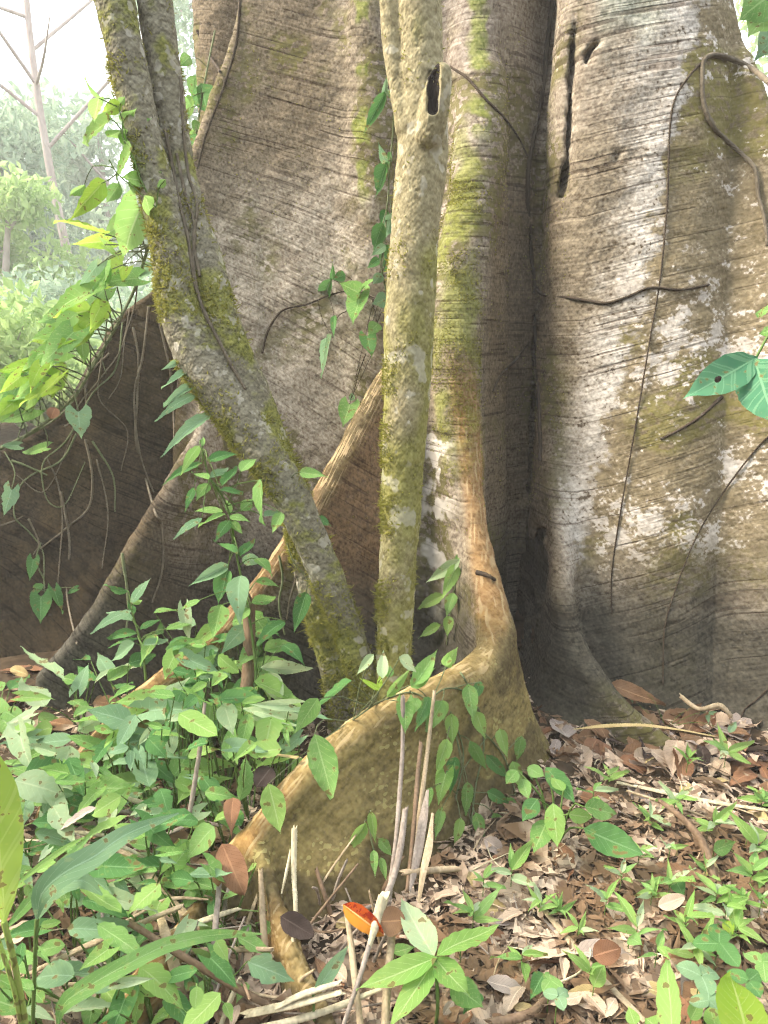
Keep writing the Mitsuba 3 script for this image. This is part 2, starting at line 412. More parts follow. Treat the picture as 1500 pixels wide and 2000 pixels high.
def slim_color(p, n, uv):
    fine = mfbm(p.x * 60, p.y * 60, p.z * 40, 3)
    sp = mfbm(p.x * 150, p.y * 150, p.z * 100, 2)
    m = mfbm(p.x * 6 + 2, p.y * 6, p.z * 3, 3)
    t = dr.clip(1.7 * (.45 * fine + .55 * sp) - .35, 0, 1)
    c = mix((.15, .125, .065), (.46, .41, .26), t)
    c = mix(c, mix((.12, .12, .02), (.36, .35, .11), t), smoothstep(.38, .6, m + .15 * (1.2 - p.z)) * .85)
    c = mix(c, (.58, .56, .48), smoothstep(.60, .68, mfbm(p.x * 26 + 8, p.y * 26, p.z * 18, 3)) * .45)
    hollow_shade = mi.Float(1)
    for q in HOLLOW: hollow_shade = dr.minimum(hollow_shade, dr.sqrt(dr.square(p.x - q[0]) + dr.square(p.y - q[1]) * .5 + dr.square((p.z - q[2]) * .6)))
    return mix((.018, .014, .012), c, smoothstep(.021, .026, hollow_shade))  # near-black rotten wood that also paints the shade inside the hollow


def slim_bump(p, n, uv):
    return .005 * mfbm(p.x * 70, p.y * 70, p.z * 40, 3) + .002 * mnoise(p.x * 200, p.y * 200, p.z * 120)


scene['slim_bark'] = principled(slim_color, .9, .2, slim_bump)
scene['moss'] = {'type': 'principledthin', 'base_color': proc(lambda p, n, uv: mix((.16, .17, .03), (.42, .40, .10), mfbm(p.x * 40, p.y * 40, p.z * 40, 2))), 'roughness': .9, 'diff_trans': .8}
scene['soil'] = principled(lambda p, n, uv: mix((.025, .017, .01), (.11, .078, .05), mfbm(p.x * 22, p.y * 22, 0, 4)), .95, .1, lambda p, n, uv: .012 * mfbm(p.x * 45, p.y * 45, 0, 3), 1.0)


# ---------------------------------------------------------------- leaf and litter materials
def leaf_material(dark, light, veins, n_side=9, parallel=False, trans=.9, rough=.36, spots=0.0, vein=.5):
    def color(p, n, uv):
        v = dr.abs(uv.y - .5) * 2
        t = uv.x
        tone = mfbm(p.x * 9, p.y * 9, p.z * 9, 2)
        c = mix(dark, light, dr.clip(tone * 1.3 - .15, 0, 1))
        if parallel:
            w = mnoise(t * 46 - v * 9, 1.5, 2.0)
            side = smoothstep(.60, .75, w)
        else:
            ph = (t - .28 * v) * n_side
            fr = dr.abs(ph - dr.floor(ph) - .5) * 2
            side = smoothstep(.86, .97, fr) * smoothstep(.98, .6, v)
        mid = smoothstep(.075, .03, v)
        c = mix(c, veins, dr.maximum(mid * .8, side * vein))
        if spots:
            sp = smoothstep(.62, .68, mfbm(p.x * 120, p.y * 120, p.z * 120, 2))
            c = mix(c, (.42, .52, .28), sp * spots)
        scar = mfbm(p.x * 55 + 5, p.y * 55, p.z * 55, 3)
        hole = smoothstep(.70, .72, scar)
        c = mix(c, mi.Color3f(light) * .8 + mi.Color3f(.12, .10, .02), smoothstep(.62, .70, scar) * .6)
        return mix(c, (.22, .15, .07), hole * .75)
    return {'type': 'principledthin', 'base_color': proc(color), 'roughness': rough, 'diff_trans': trans, 'eta': 1.4}


scene['leaf_deep'] = leaf_material((.075, .195, .06), (.15, .325, .11), (.24, .42, .2), trans=.8)
scene['leaf_blue'] = leaf_material((.16, .30, .16), (.29, .45, .26), (.34, .5, .34), 8, trans=.8)
scene['leaf_mid'] = leaf_material((.16, .34, .085), (.29, .50, .17), (.40, .58, .26), 8, spots=.25)
scene['leaf_light'] = leaf_material((.24, .47, .11), (.40, .60, .20), (.52, .68, .32), 8, trans=1.1)
scene['leaf_pale'] = leaf_material((.34, .50, .27), (.50, .62, .40), (.58, .68, .46), 9, spots=.5)
scene['leaf_lime'] = leaf_material((.32, .55, .06), (.46, .64, .12), (.58, .72, .26), 9, trans=1.3)
scene['leaf_band'] = leaf_material((.08, .24, .14), (.14, .34, .19), (.24, .46, .28), parallel=True, trans=.7, rough=.5)
scene['leaf_banana'] = leaf_material((.30, .48, .07), (.42, .58, .12), (.5, .64, .2), parallel=True, trans=1.3)
scene['leaf_far_hazed'] = {'type': 'principledthin', 'base_color': proc(lambda p, n, uv: mix((.22, .33, .23), (.46, .57, .41), mfbm(p.x * 1.3, p.y * 1.3, p.z * 1.3, 2))), 'roughness': .5, 'diff_trans': 1.0}  # paler than real foliage: part of the haze is painted into the colour
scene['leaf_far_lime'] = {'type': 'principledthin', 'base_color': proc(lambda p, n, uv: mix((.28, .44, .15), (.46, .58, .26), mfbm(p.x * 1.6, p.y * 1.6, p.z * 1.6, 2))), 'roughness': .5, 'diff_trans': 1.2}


def dead_material(dark, light, trans=.3):
    def color(p, n, uv):
        v = dr.abs(uv.y - .5) * 2
        f = mfbm(p.x * 60, p.y * 60, p.z * 60, 3)
        b = mfbm(p.x * 14, p.y * 14, p.z * 14, 2)
        c = mix(dark, light, dr.clip(.6 * f + .9 * b - .3, 0, 1))
        ph = (uv.x - .25 * v) * 12
        side = smoothstep(.8, .97, dr.abs(ph - dr.floor(ph) - .5) * 2)
        c = mix(c, c * .62, side * .6)
        return mix(c, mi.Color3f(light) * 1.15, smoothstep(.09, .03, v) * .7)
    return {'type': 'principledthin', 'base_color': proc(color), 'roughness': .7, 'diff_trans': trans}


scene['dead_tan'] = dead_material((.38, .28, .20), (.68, .55, .43))
scene['dead_brown'] = dead_material((.15, .085, .05), (.36, .22, .13))
scene['dead_red'] = dead_material((.17, .085, .05), (.36, .20, .12))
scene['dead_grey'] = dead_material((.24, .19, .165), (.52, .44, .39))
scene['dead_dark'] = dead_material((.035, .025, .022), (.12, .09, .08))
scene['dead_ochre'] = dead_material((.33, .25, .11), (.58, .47, .26))


def flame_color(p, n, uv):
    v = uv.y
    c = mix((.62, .26, .04), (.42, .08, .02), smoothstep(.40, .62, v + .25 * (mfbm(uv.x * 6, uv.y * 4, 0, 2) - .5)))
    c = mix(c, (.20, .02, .015), smoothstep(.45, .6, mfbm(uv.x * 22, uv.y * 5, 2, 2)) * smoothstep(.5, .7, v) * .8)
    return mix(c, (.75, .45, .2), smoothstep(.045, .02, dr.abs(v - .5)))


scene['dead_flame'] = {'type': 'principledthin', 'base_color': proc(flame_color), 'roughness': .45, 'diff_trans': .5}
scene['stem_green'] = principled(lambda p, n, uv: mix((.07, .14, .03), (.16, .24, .07), mfbm(p.x * 30, p.y * 30, p.z * 30, 2)), .6, .3)
scene['stem_pale'] = principled(lambda p, n, uv: mix((.30, .42, .10), mix((.12, .07, .03), (.30, .42, .10), .4), smoothstep(.55, .65, mfbm(p.x * 80, p.y * 80, p.z * 50, 2))), .5, .3)
scene['vine_bark'] = principled(lambda p, n, uv: mix((.07, .055, .04), (.22, .19, .14), mfbm(p.x * 50, p.y * 50, p.z * 50, 3)), .85, .2, lambda p, n, uv: .003 * mfbm(p.x * 120, p.y * 120, p.z * 120, 2))
scene['vine_dark'] = principled(lambda p, n, uv: mix((.03, .022, .016), (.09, .07, .05), mfbm(p.x * 50, p.y * 50, p.z * 50, 3)), .9, .15)
scene['vine_green'] = principled(lambda p, n, uv: mix((.08, .11, .05), (.20, .22, .12), mfbm(p.x * 50, p.y * 50, p.z * 50, 3)), .7, .2)
stalk = lambda a, b: principled(lambda p, n, uv: mix(a, b, mfbm(p.x * 70 + p.z * 10, p.y * 20, p.z * 12 + p.x * 30, 3)) * (.75 + .5 * mnoise(p.x * 240, p.y * 240, p.z * 25)), .8, .2)
scene['stalk_tan'] = stalk((.24, .18, .11), (.52, .42, .29))
scene['stalk_cream'] = stalk((.36, .31, .2), (.66, .60, .44))
scene['stalk_grey'] = stalk((.15, .12, .10), (.40, .34, .29))
scene['stalk_brown'] = stalk((.10, .065, .04), (.26, .18, .12))
scene['litter_bits'] = {'type': 'principledthin', 'base_color': proc(lambda p, n, uv: mix(mix((.13, .085, .06), (.64, .51, .39), mikit.cell_rand(p.x * 60, p.y * 60, 1)), (.20, .13, .08), smoothstep(.35, .65, mfbm(p.x * 8, p.y * 8, 0, 2)))), 'roughness': .8, 'diff_trans': .2}
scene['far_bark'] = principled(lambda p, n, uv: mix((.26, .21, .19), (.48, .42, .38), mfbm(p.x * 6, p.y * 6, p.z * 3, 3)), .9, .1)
scene['leaf_added_ring'] = {'type': 'principledthin', 'base_color': proc(lambda p, n, uv: mix((.03, .06, .02), (.08, .13, .04), mfbm(p.x, p.y, p.z, 2))), 'roughness': .5, 'diff_trans': .6}


# ---------------------------------------------------------------- the giant tree: buttresses as rows of posts under a ridge line
def ridge(rows, step=.02):
    """rows: (px, py, Y, radius, flare, lean_x, lean_y) or (world xyz as a tuple, radius, flare, lean_x, lean_y) -> dense posts (x, y, z, r, flare, lx, ly)."""
    P = []
    for w in rows:
        P.append([*w[0], *w[1:]] if isinstance(w[0], tuple) else [*at(*w[:3]), *w[3:]])
    P = np.array(P, float)
    L = np.linalg.norm(np.diff(P[:, :3], axis=0), axis=1).sum()
    return spline(P, max(4, int(L / step)))


BUTTRESS = {
    # name: (rows, smoothing against the rest)
    'trunk_column': [((-.02, 3.95, 4.6), .08, .0, .02, 0), ((-.07, 3.76, 4.6), .085, .0, .02, 0)],
    'buttress_left': [((.25, 4.1, 5.0), .12, .05, 0, -.03), ((-.25, 4.18, 4.6), .09, .05, 0, -.075), ((-.55, 4.08, 3.6), .06, .05, 0, -.08), (480, 0, 4.0, .05, .05, .0, -.1), (425, 180, 3.93, .045, .05, 0, -.1), (375, 330, 3.85, .045, .05, 0, -.1), (368, 450, 3.8, .045, .06, 0, -.1),
                      (385, 600, 3.72, .045, .06, 0, -.1), (408, 740, 3.6, .045, .06, 0, -.06), (400, 820, 3.5, .045, .06, 0, 0), (355, 905, 3.36, .045, .07, .05, 0), (298, 1000, 3.2, .045, .08, .08, 0), (235, 1110, 3.08, .045, .09, .08, 0), (165, 1215, 2.97, .045, .1, .05, 0), (90, 1310, 2.85, .04, .1, 0, 0)],
    'buttress_orange': [((.25, 3.7, 2.2), .06, .06, 0, 0), (790, 640, 3.32, .065, .08, 0, 0), (748, 732, 3.2, .066, .10, .02, 0), (700, 822, 3.1, .062, .11, .04, 0), (643, 930, 2.98, .06, .12, .05, 0), (590, 1010, 2.9, .058, .12, .05, 0), (540, 1085, 2.8, .05, .12, .04, 0), (480, 1165, 2.7, .05, .12, .03, 0), (415, 1240, 2.6, .05, .12, .0, 0),
                        (340, 1296, 2.5, .05, .12, 0, 0), (268, 1348, 2.4, .048, .12, 0, 0), (190, 1425, 2.3, .045, .12, 0, 0), (130, 1505, 2.18, .042, .1, 0, 0), (82, 1570, 2.1, .04, .1, 0, 0), (40, 1640, 2.02, .035, .1, 0, 0)],
    'buttress_central': [((.55, 4.1, 4.6), .1, .03, 0, 0), ((.52, 3.82, 4.0), .11, .03, 0, -.02), (935, 0, 3.66, .115, .03, 0, -.02), (940, 120, 3.56, .115, .03, 0, -.02), (934, 240, 3.47, .11, .03, 0, -.02), (920, 370, 3.39, .105, .03, 0, 0), (900, 510, 3.31, .105, .03, 0, 0), (892, 650, 3.22, .10, .04, 0, 0), (895, 790, 3.12, .085, .06, 0, 0), (908, 900, 3.0, .07, .08, 0, 0), (928, 1010, 2.86, .06, .09, 0, 0), (948, 1110, 2.71, .055, .11, .02, 0), (966, 1190, 2.56, .055, .14, .06, 0), (968, 1240, 2.46, .055, .2, .08, 0), (940, 1278, 2.36, .062, .18, .05, 0),
                         (875, 1312, 2.22, .06, .17, .02, 0), (790, 1352, 2.1, .06, .17, .0, -.2), (700, 1408, 2.0, .06, .17, .0, -.38), (622, 1470, 1.92, .058, .17, .0, -.38), (552, 1545, 1.84, .054, .18, .0, -.38), (492, 1615, 1.78, .05, .18, .0, -.38), (432, 1690, 1.74, .044, .18, 0, 0), (392, 1750, 1.73, .036, .18, 0, 0)],
    'buttress_right': [((.95, 4.0, 5.0), .1, .03, 0, -.05), ((.80, 3.62, 4.9), .075, .012, .0, -.05), ((.84, 3.55, 4.6), .075, .015, 0, -.075), ((1.0, 3.58, 4.2), .08, .03, 0, -.12), ((1.2, 3.55, 3.6), .08, .05, 0, -.15), (1418, 0, 3.45, .05, .07, 0, -.15), (1452, 110, 3.36, .05, .08, 0, -.15), (1502, 235, 3.25, .05, .08, 0, -.15),
                       (1580, 420, 3.1, .05, .1, 0, -.15), (1680, 650, 2.95, .05, .12, 0, -.15), (1800, 900, 2.75, .05, .12, 0, -.15), (1950, 1150, 2.55, .05, .12, 0, -.1)],
    'buttress_far_left': [((-.7, 4.6, 2.6), .08, .08, 0, -.1), (420, 470, 4.45, .06, .08, 0, -.2), (310, 556, 4.25, .06, .09, 0, -.25), (242, 610, 4.15, .05, .1, 0, -.3), (192, 700, 4.0, .05, .12, 0, -.32), (150, 775, 3.9, .05, .13, 0, -.32), (80, 832, 3.8, .05, .13, 0, -.32), (0, 880, 3.7, .05, .14, 0, -.32), (-120, 930, 3.55, .05, .14, 0, -.3), (-260, 1000, 3.4, .05, .14, 0, -.2)],
    'buttress_rear': [((-.4, 5.2, 5), .3, .03, 0, 0), ((-.85, 4.95, 5.0), .2, .02, 0, 0)],
    'root': [(1092, 800, 3.36, .05, .0, 0, 0), (1096, 930, 3.22, .052, .02, 0, 0), (1098, 1040, 3.05, .052, .03, 0, 0), (1102, 1130, 2.92, .05, .05, 0, 0), (1110, 1210, 2.83, .052, .08, 0, 0), (1152, 1290, 2.72, .05, .1, 0, 0), (1215, 1365, 2.6, .048, .1, 0, 0), (1285, 1425, 2.5, .045, .1, 0, 0), (1370, 1480, 2.4, .042, .1, 0, 0), (1450, 1530, 2.3, .04, .1, 0, 0), (1530, 1585, 2.2, .035, .1, 0, 0)],
    'root_001': [(470, 1640, 1.80, .03, .1, 0, 0), (400, 1740, 1.66, .036, .1, 0, 0), (330, 1830, 1.5, .036, .1, 0, 0), (265, 1930, 1.38, .033, .1, 0, 0), (215, 2020, 1.3, .03, .1, 0, 0)],
    'root_002': [(505, 1640, 1.74, .03, .1, 0, 0), (535, 1740, 1.6, .03, .1, 0, 0), (570, 1840, 1.49, .028, .1, 0, 0), (605, 1920, 1.41, .026, .1, 0, 0), (650, 2010, 1.33, .022, .1, 0, 0)],
}
SOFT = {'trunk_column': .06, 'buttress_left': .22, 'buttress_orange': .12, 'buttress_central': .12, 'buttress_right': .07, 'buttress_far_left': .12, 'buttress_rear': .1, 'root': .09, 'root_001': .05, 'root_002': .05}
POSTS = {k: ridge(v) for k, v in BUTTRESS.items()}


def posts_distance(p, Q):
    cols = [mi.Float(np.ascontiguousarray(Q[:, k].astype(np.float32))) for k in range(7)]

    def body(i, d):
        x, y, z, r, fl, lx, ly = [dr.gather(mi.Float, c, i) for c in cols]
        drop = dr.maximum(z - r - p.z, 0)
        dz = dr.maximum(p.z - (z - r), 0)
        ax, ay = p.x - x - lx * drop, p.y - y - ly * drop
        hw = r + fl * drop + .05 * dr.exp(-dr.maximum(p.z, 0) * 9) * dr.minimum(drop * 4, 1)
        return i + 1, dr.minimum(d, dr.sqrt(ax * ax + ay * ay + dz * dz) - hw)
    i, d = dr.while_loop((dr.zeros(mi.UInt32, dr.width(p.x)), dr.full(mi.Float, 9, dr.width(p.x))), lambda i, d: i < len(Q), body)
    return d


def core_distance(p):
    r = .78 + .03 * (3 - p.z) + .12 * dr.exp(-dr.maximum(p.z, 0) * 2.5)
    return dr.sqrt(dr.square(p.x - .38) + dr.square(p.y - 4.52)) - r


def beads_distance(p, Q):
    cols = [mi.Float(np.ascontiguousarray(Q[:, j].astype(np.float32))) for j in range(4)]

    def body(i, d):
        x, y, z, r = [dr.gather(mi.Float, c, i) for c in cols]
        return i + 1, dr.minimum(d, dr.sqrt(dr.square(p.x - x) + dr.square(p.y - y) * .012 + dr.square(p.z - z)) - r)
    return dr.while_loop((dr.zeros(mi.UInt32, dr.width(p.x)), dr.full(mi.Float, 9, dr.width(p.x))), lambda i, d: i < len(Q), body)[1]


# deep seams between the columns: stretched away from the viewer (Y is squeezed in beads_distance)
SEAMS = [spline(np.array([[*at(*w[:3]), w[3]] for w in rows]), n) for rows, n in [
    ([(1034, 300, 3.66, .006), (1034, 420, 3.68, .009), (1044, 560, 3.66, .012), (1048, 700, 3.62, .02), (1048, 850, 3.6, .026), (1042, 980, 3.58, .032), (1036, 1100, 3.55, .042), (1030, 1200, 3.5, .05), (1028, 1290, 3.4, .05)], 120),
    ([(1118, 40, 3.42, .004), (1114, 140, 3.4, .0095), (1109, 240, 3.39, .0105), (1104, 330, 3.38, .010), (1099, 380, 3.36, .006)], 60),
    ([(1150, 118, 3.30, .004), (1155, 98, 3.3, .006), (1166, 86, 3.3, .004)], 10), ([(1207, 308, 3.2, .006), (1212, 298, 3.2, .008)], 6),
    ([(612, 1120, 3.3, .03), (606, 1180, 3.4, .05), (604, 1240, 3.4, .06), (606, 1300, 3.4, .06)], 30)]]


def tree_sdf(p):
    d = core_distance(p)
    for k, Q in POSTS.items():
        d = smin(d, posts_distance(p, Q), SOFT[k])
    for i, Q in enumerate(SEAMS): d = -smin(-d, beads_distance(p, Q), .015 if i == 0 else .03)
    n = mfbm(p.x * 3.1, p.y * 3.1, p.z * 2.2, 3) - .5
    n2 = mfbm(p.x * 11, p.y * 11, p.z * 14, 2) - .5
    n3 = mnoise(p.x * 45, p.y * 45, p.z * 60) - .5
    return (d - (.045 + .05 * dr.clip(-p.x - .9, 0, .6)) * n - .014 * n2 - .0035 * n3) * .92


tv, tf, tn = surface_net(tree_sdf, (-2.6, 1.2, -.12), (2.5, 5.4, 3.4), .0125)


def which_part(v):
    q = np.ascontiguousarray(v.T.astype(np.float32))
    p = mi.Point3f(mi.Float(q[0]), mi.Float(q[1]), mi.Float(q[2]))
    return np.argmin(np.stack([np.array(core_distance(p))] + [np.array(posts_distance(p, Q)) - .02 for Q in POSTS.values()], 1), 1)


keep = (tv[tf][:, :, 2].max(1) > -.06)
tf = tf[keep]
TREE_MESH = trimesh.Trimesh(tv, tf, process=False)
owner = which_part(tv[tf].mean(1))
giant = thing('buttress_tree', 'giant grey-barked tree with tall plank-like buttress roots filling the picture', 'tree')
for i, name in enumerate(['trunk'] + list(BUTTRESS)):
    sel = tf[owner == i]
    if not len(sel): continue
    used = np.unique(sel)
    remap = np.zeros(len(tv), int); remap[used] = np.arange(len(used))
    plain = 'root' if name.startswith('root') else ('trunk_column' if name == 'trunk_column' else 'trunk' if name == 'trunk' else 'buttress')
    lab = {'buttress_orange': 'narrow buttress with an orange-brown ridge running diagonally', 'buttress_central': 'central buttress that bends forward in a knee', 'buttress_right': 'broad pale lichen-covered buttress wall', 'buttress_far_left': 'dark shaded buttress hung with vines', 'root': 'curved grey root at the foot of the pale wall'}.get(name)
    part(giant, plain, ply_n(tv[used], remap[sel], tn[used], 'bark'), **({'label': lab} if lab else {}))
sect = np.array([[.38 + math.cos(a) * .86, 4.52 + math.sin(a) * .86] for a in np.linspace(0, 2 * np.pi, 40, endpoint=False)])
part(giant, 'upper_trunk', MB().add(tube([(.38, 4.52, 3.3), (.38, 4.55, 5), (.36, 4.58, 7), (.34, 4.6, 9)], [.8, .76, .73, .7], 32, 20, wob=.1)).shape('bark'))


def hit(px, py, lift=0.0):
    """The point of the giant tree's surface that pixel (px, py) shows, lifted off along its normal; also the normal."""
    d = np.array([(px - CX) / F, 0, 0]) + UP * ((CY - py) / F) + FWD
    d = unit(d)
    loc, _, tri = RAY.intersects_location([EYE], [d], multiple_hits=False)
    if not len(loc): return None, None
    n = TREE_MESH.face_normals[tri[0]]
    return loc[0] + n * lift, n


from trimesh.ray.ray_pyembree import RayMeshIntersector
RAY = RayMeshIntersector(TREE_MESH)

# ---------------------------------------------------------------- ground
def ground_z(x, y):
    p = np.stack([x, y, np.zeros_like(x)], -1)
    far = np.clip((y - 6) / 30, 0, 1)
    return .07 * (meshkit.fbm(p * 1.7, 3, 3) - .5) + .02 * (meshkit.fbm(p * 14, 2, 5) - .5) + far * (3.0 * meshkit.fbm(p * .05, 2, 9) - 1.6)


def axis(near_lo, near_hi, step, lo, hi):
    a = list(np.arange(near_lo, near_hi, step)); s = step
    while a[-1] < hi: s *= 1.25; a.append(a[-1] + s)
    s = step
    while a[0] > lo: s *= 1.25; a.insert(0, a[0] - s)
    return np.array(a)


gx, gy = axis(-2.2, 2.2, .02, -56, 56), axis(.8, 4.0, .02, -22, 58)
X, Y = np.meshgrid(gx, gy, indexing='ij')
gv = np.stack([X, Y, ground_z(X, Y)], -1).reshape(-1, 3)
i0 = (np.arange(len(gx) - 1)[:, None] * len(gy) + np.arange(len(gy) - 1)[None]).reshape(-1)
gf = np.stack([i0, i0 + len(gy), i0 + len(gy) + 1, i0 + 1], 1)
whole('ground', mikit.ply((gv, gf), 'soil', smooth=True), 'bare brown soil under dead leaves around the buttress roots', 'ground', kind='structure')


# ---------------------------------------------------------------- the two slim mossy trees in front
def limb_sdf(chains, carve=(), rough=.006, k=.05, thin=1.0):
    segs = []
    for rows in chains:
        P = np.array([[*at(*w[:3]), w[3] * thin] for w in rows], float)
        L = np.linalg.norm(np.diff(P[:, :3], axis=0), axis=1).sum()
        segs.append(spline(P, max(4, int(L / .012))))
    cut = [spline(np.array([[*at(*w[:3]), w[3]] for w in rows], float), 14) for rows in carve]

    def beads(p, Q):
        cols = [mi.Float(np.ascontiguousarray(Q[:, j].astype(np.float32))) for j in range(4)]

        def body(i, d):
            x, y, z, r = [dr.gather(mi.Float, c, i) for c in cols]
            return i + 1, dr.minimum(d, dr.sqrt(dr.square(p.x - x) + dr.square(p.y - y) + dr.square(p.z - z)) - r)
        return dr.while_loop((dr.zeros(mi.UInt32, dr.width(p.x)), dr.full(mi.Float, 9, dr.width(p.x))), lambda i, d: i < len(Q), body)[1]

    def f(p):
        d = beads(p, segs[0])
        kk = k + (min(k, .012) - k) * mikit.smoothstep(2.0, 2.25, p.z)
        for Q in segs[1:]: d = smin(d, beads(p, Q), kk)
        d = d - rough * 2 * (mfbm(p.x * 14, p.y * 14, p.z * 8, 2) - .5) - rough * (mfbm(p.x * 60, p.y * 60, p.z * 40, 2) - .5)
        for Q in cut: d = -smin(-d, beads(p, Q), .006)
        return d * .9
    box = np.vstack([Q[:, :3] for Q in segs])
    return f, box.min(0) - .16, box.max(0) + .16, segs


A1 = [(214, -60, 2.78, .068), (225, 0, 2.77, .067), (245, 100, 2.75, .065), (267, 200, 2.73, .062), (297, 330, 2.7, .06), (320, 430, 2.68, .064), (335, 500, 2.66, .07), (352, 600, 2.62, .075), (390, 705, 2.58, .08), (455, 800, 2.55, .078), (515, 885, 2.52, .073), (568, 970, 2.5, .068), (612, 1065, 2.47, .062), (650, 1155, 2.45, .058), (686, 1250, 2.44, .055), (716, 1340, 2.44, .06), (735, 1450, 2.45, .075), (745, 1530, 2.45, .08)]
A2 = [(294, -60, 2.86, .066), (302, 0, 2.85, .064), (315, 100, 2.83, .061), (331, 200, 2.81, .056), (357, 330, 2.78, .046), (381, 430, 2.72, .046), (402, 500, 2.69, .054), (424, 600, 2.65, .066), (455, 690, 2.62, .07), (486, 755, 2.61, .066), (526, 850, 2.61, .06), (562, 945, 2.62, .058), (588, 1050, 2.64, .056), (610, 1150, 2.62, .056), (640, 1255, 2.58, .06), (668, 1350, 2.55, .066), (690, 1450, 2.52, .08), (705, 1530, 2.5, .09)]
fA, loA, hiA, segA = limb_sdf([A1, A2], k=.035, thin=.92)
Bm = [(816, -60, 2.6, .064), (820, 80, 2.58, .066), (824, 190, 2.56, .073), (825, 300, 2.55, .078), (812, 430, 2.53, .074), (803, 560, 2.51, .078), (797, 700, 2.49, .077), (791, 830, 2.47, .073), (785, 960, 2.46, .067), (778, 1080, 2.44, .063), (772, 1200, 2.43, .06), (768, 1330, 2.42, .062), (765, 1460, 2.42, .07), (764, 1540, 2.42, .08)]
B2 = [(757, -60, 2.6, .027), (764, 60, 2.58, .028), (775, 150, 2.56, .03), (794, 250, 2.53, .034)]
Bs = [(838, 265, 2.49, .045), (850, 205, 2.475, .042), (857, 165, 2.47, .036), (863, 142, 2.465, .028)]
hole = [(845, 212, 2.44, .017), (846, 180, 2.44, .0195), (847, 150, 2.445, .019), (848, 118, 2.44, .018)]
hole2 = [(846, 205, 2.485, .019), (847, 150, 2.49, .02)]
hole3 = [(845, 208, 2.42, .012), (846, 180, 2.41, .019), (847, 140, 2.41, .018)]
fB, loB, hiB, segB = limb_sdf([Bm, B2, Bs], carve=[hole, hole2, hole3], rough=.005, k=.009)
mossy = thing('mossy_tree', 'leaning forked tree with two moss-covered stems that fuse halfway down', 'tree')
slim = thing('slim_tree', 'straight slim tree with a hollow branch stub, standing before the central buttress', 'tree')
SURF = {}
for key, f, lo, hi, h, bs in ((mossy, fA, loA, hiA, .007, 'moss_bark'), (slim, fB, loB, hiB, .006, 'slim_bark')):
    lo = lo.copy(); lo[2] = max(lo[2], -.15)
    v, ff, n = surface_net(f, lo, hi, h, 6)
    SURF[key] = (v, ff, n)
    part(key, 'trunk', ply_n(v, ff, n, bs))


def moss_tufts(surface, count, length, pick, seed, lean=.5):
    """Little blades of moss standing on a surface: one mesh."""
    v, ff, n = surface
    r = np.random.default_rng(seed)
    c = v[ff].mean(1); nn = n[ff].mean(1)
    w = pick(c, nn)
    k = r.choice(len(c), count, p=w / w.sum())
    base, nn = c[k] + r.normal(0, .002, (count, 3)), nn[k]
    d = nn + r.normal(0, lean, (count, 3)) + [0, 0, .15]
    d /= np.linalg.norm(d, axis=1, keepdims=True)
    L = length * r.gamma(3, .33, count)[:, None]
    side = np.cross(d, r.normal(size=(count, 3))); side /= np.linalg.norm(side, axis=1, keepdims=True) + 1e-9
    bw = .0014 + .0016 * r.random((count, 1))
    bend = r.normal(0, .35, (count, 3)) * L
    p0, p1 = base - side * bw - nn * .002, base + side * bw - nn * .002
    m0, m1 = base + d * L * .55 - side * bw * .7, base + d * L * .55 + side * bw * .7
    tip = base + d * L + bend * .6
    V = np.stack([p0, p1, m0, m1, tip], 1).reshape(-1, 3)
    i = np.arange(count)[:, None] * 5
    Fm = np.vstack([i + [0, 1, 3], i + [0, 3, 2], i + [2, 3, 4]])
    return V, Fm


def patchy(scale, thr, seed, soft=.12, extra=None):
    def pick(c, n):
        m = meshkit.fbm(c * scale, 3, seed)
        w = np.clip((m - thr) / soft, .02, 1)
        return w * (extra(c, n) if extra else 1) + 1e-6
    return pick


part(mossy, 'moss', MB().add(moss_tufts(SURF[mossy], 22000, .011, patchy(7, .46, 2, extra=lambda c, n: .35 + .65 * (n[:, 0] < .2)), 3)).shape('moss', smooth=False), kind='stuff')
part(slim, 'moss', MB().add(moss_tufts(SURF[slim], 7000, .009, patchy(9, .5, 4, extra=lambda c, n: (.15 + .85 * (n[:, 0] < -.3)) * np.clip(1.7 - c[:, 2] * .9, .08, 1)), 5)).shape('moss', smooth=False), kind='stuff')

zone = lambda c: np.clip(1 - np.abs(c[:, 0] - .29 - .03 * (c[:, 2] - 1.4)) / .12, 0, 1) * (c[:, 1] < 3.5) * np.clip((2.3 - c[:, 2]) * 4, 0, 1) * np.clip((c[:, 2] - .9) * 4, 0, 1)
front = (tv[tf[:, 0], 0] > -.9) & (tv[tf[:, 0], 0] < .75) & (tv[tf[:, 0], 2] > .7) & (tv[tf[:, 0], 2] < 2.7) & (tn[tf[:, 0], 1] < .2)
part(giant, 'moss', MB().add(moss_tufts((tv, tf[front], tn), 16000, .0045, patchy(6, .47, 8, extra=lambda c, n: .03 + zone(c)), 9, .7)).shape('moss', smooth=False), kind='stuff')


# ---------------------------------------------------------------- leaves
OUTLINE = {  # half width along the leaf at t = 0 .. 1 (eased), backward lobes, droop, fold, ripple
    'lance': ([0, .30, .44, .5, .48, .42, .32, .2, .09, 0], 0, .10, .14, .012),
    'ovate': ([0, .40, .5, .5, .46, .39, .29, .17, .06, 0], .06, .14, .16, .014),
    'heart': ([.30, .47, .5, .48, .43, .35, .26, .16, .06, 0], .30, .10, .14, .014),
    'arrow': ([.22, .40, .44, .42, .38, .31, .23, .14, .05, 0], .42, .08, .18, .01),
    'oval': ([0, .30, .43, .49, .5, .485, .44, .36, .24, .02], 0, .08, .08, .012),
    'strap': ([.05, .30, .42, .48, .5, .49, .44, .35, .2, 0], 0, .22, .05, .006),
    'big': ([0, .27, .42, .49, .5, .465, .39, .28, .13, 0], 0, .10, .07, .012),
}


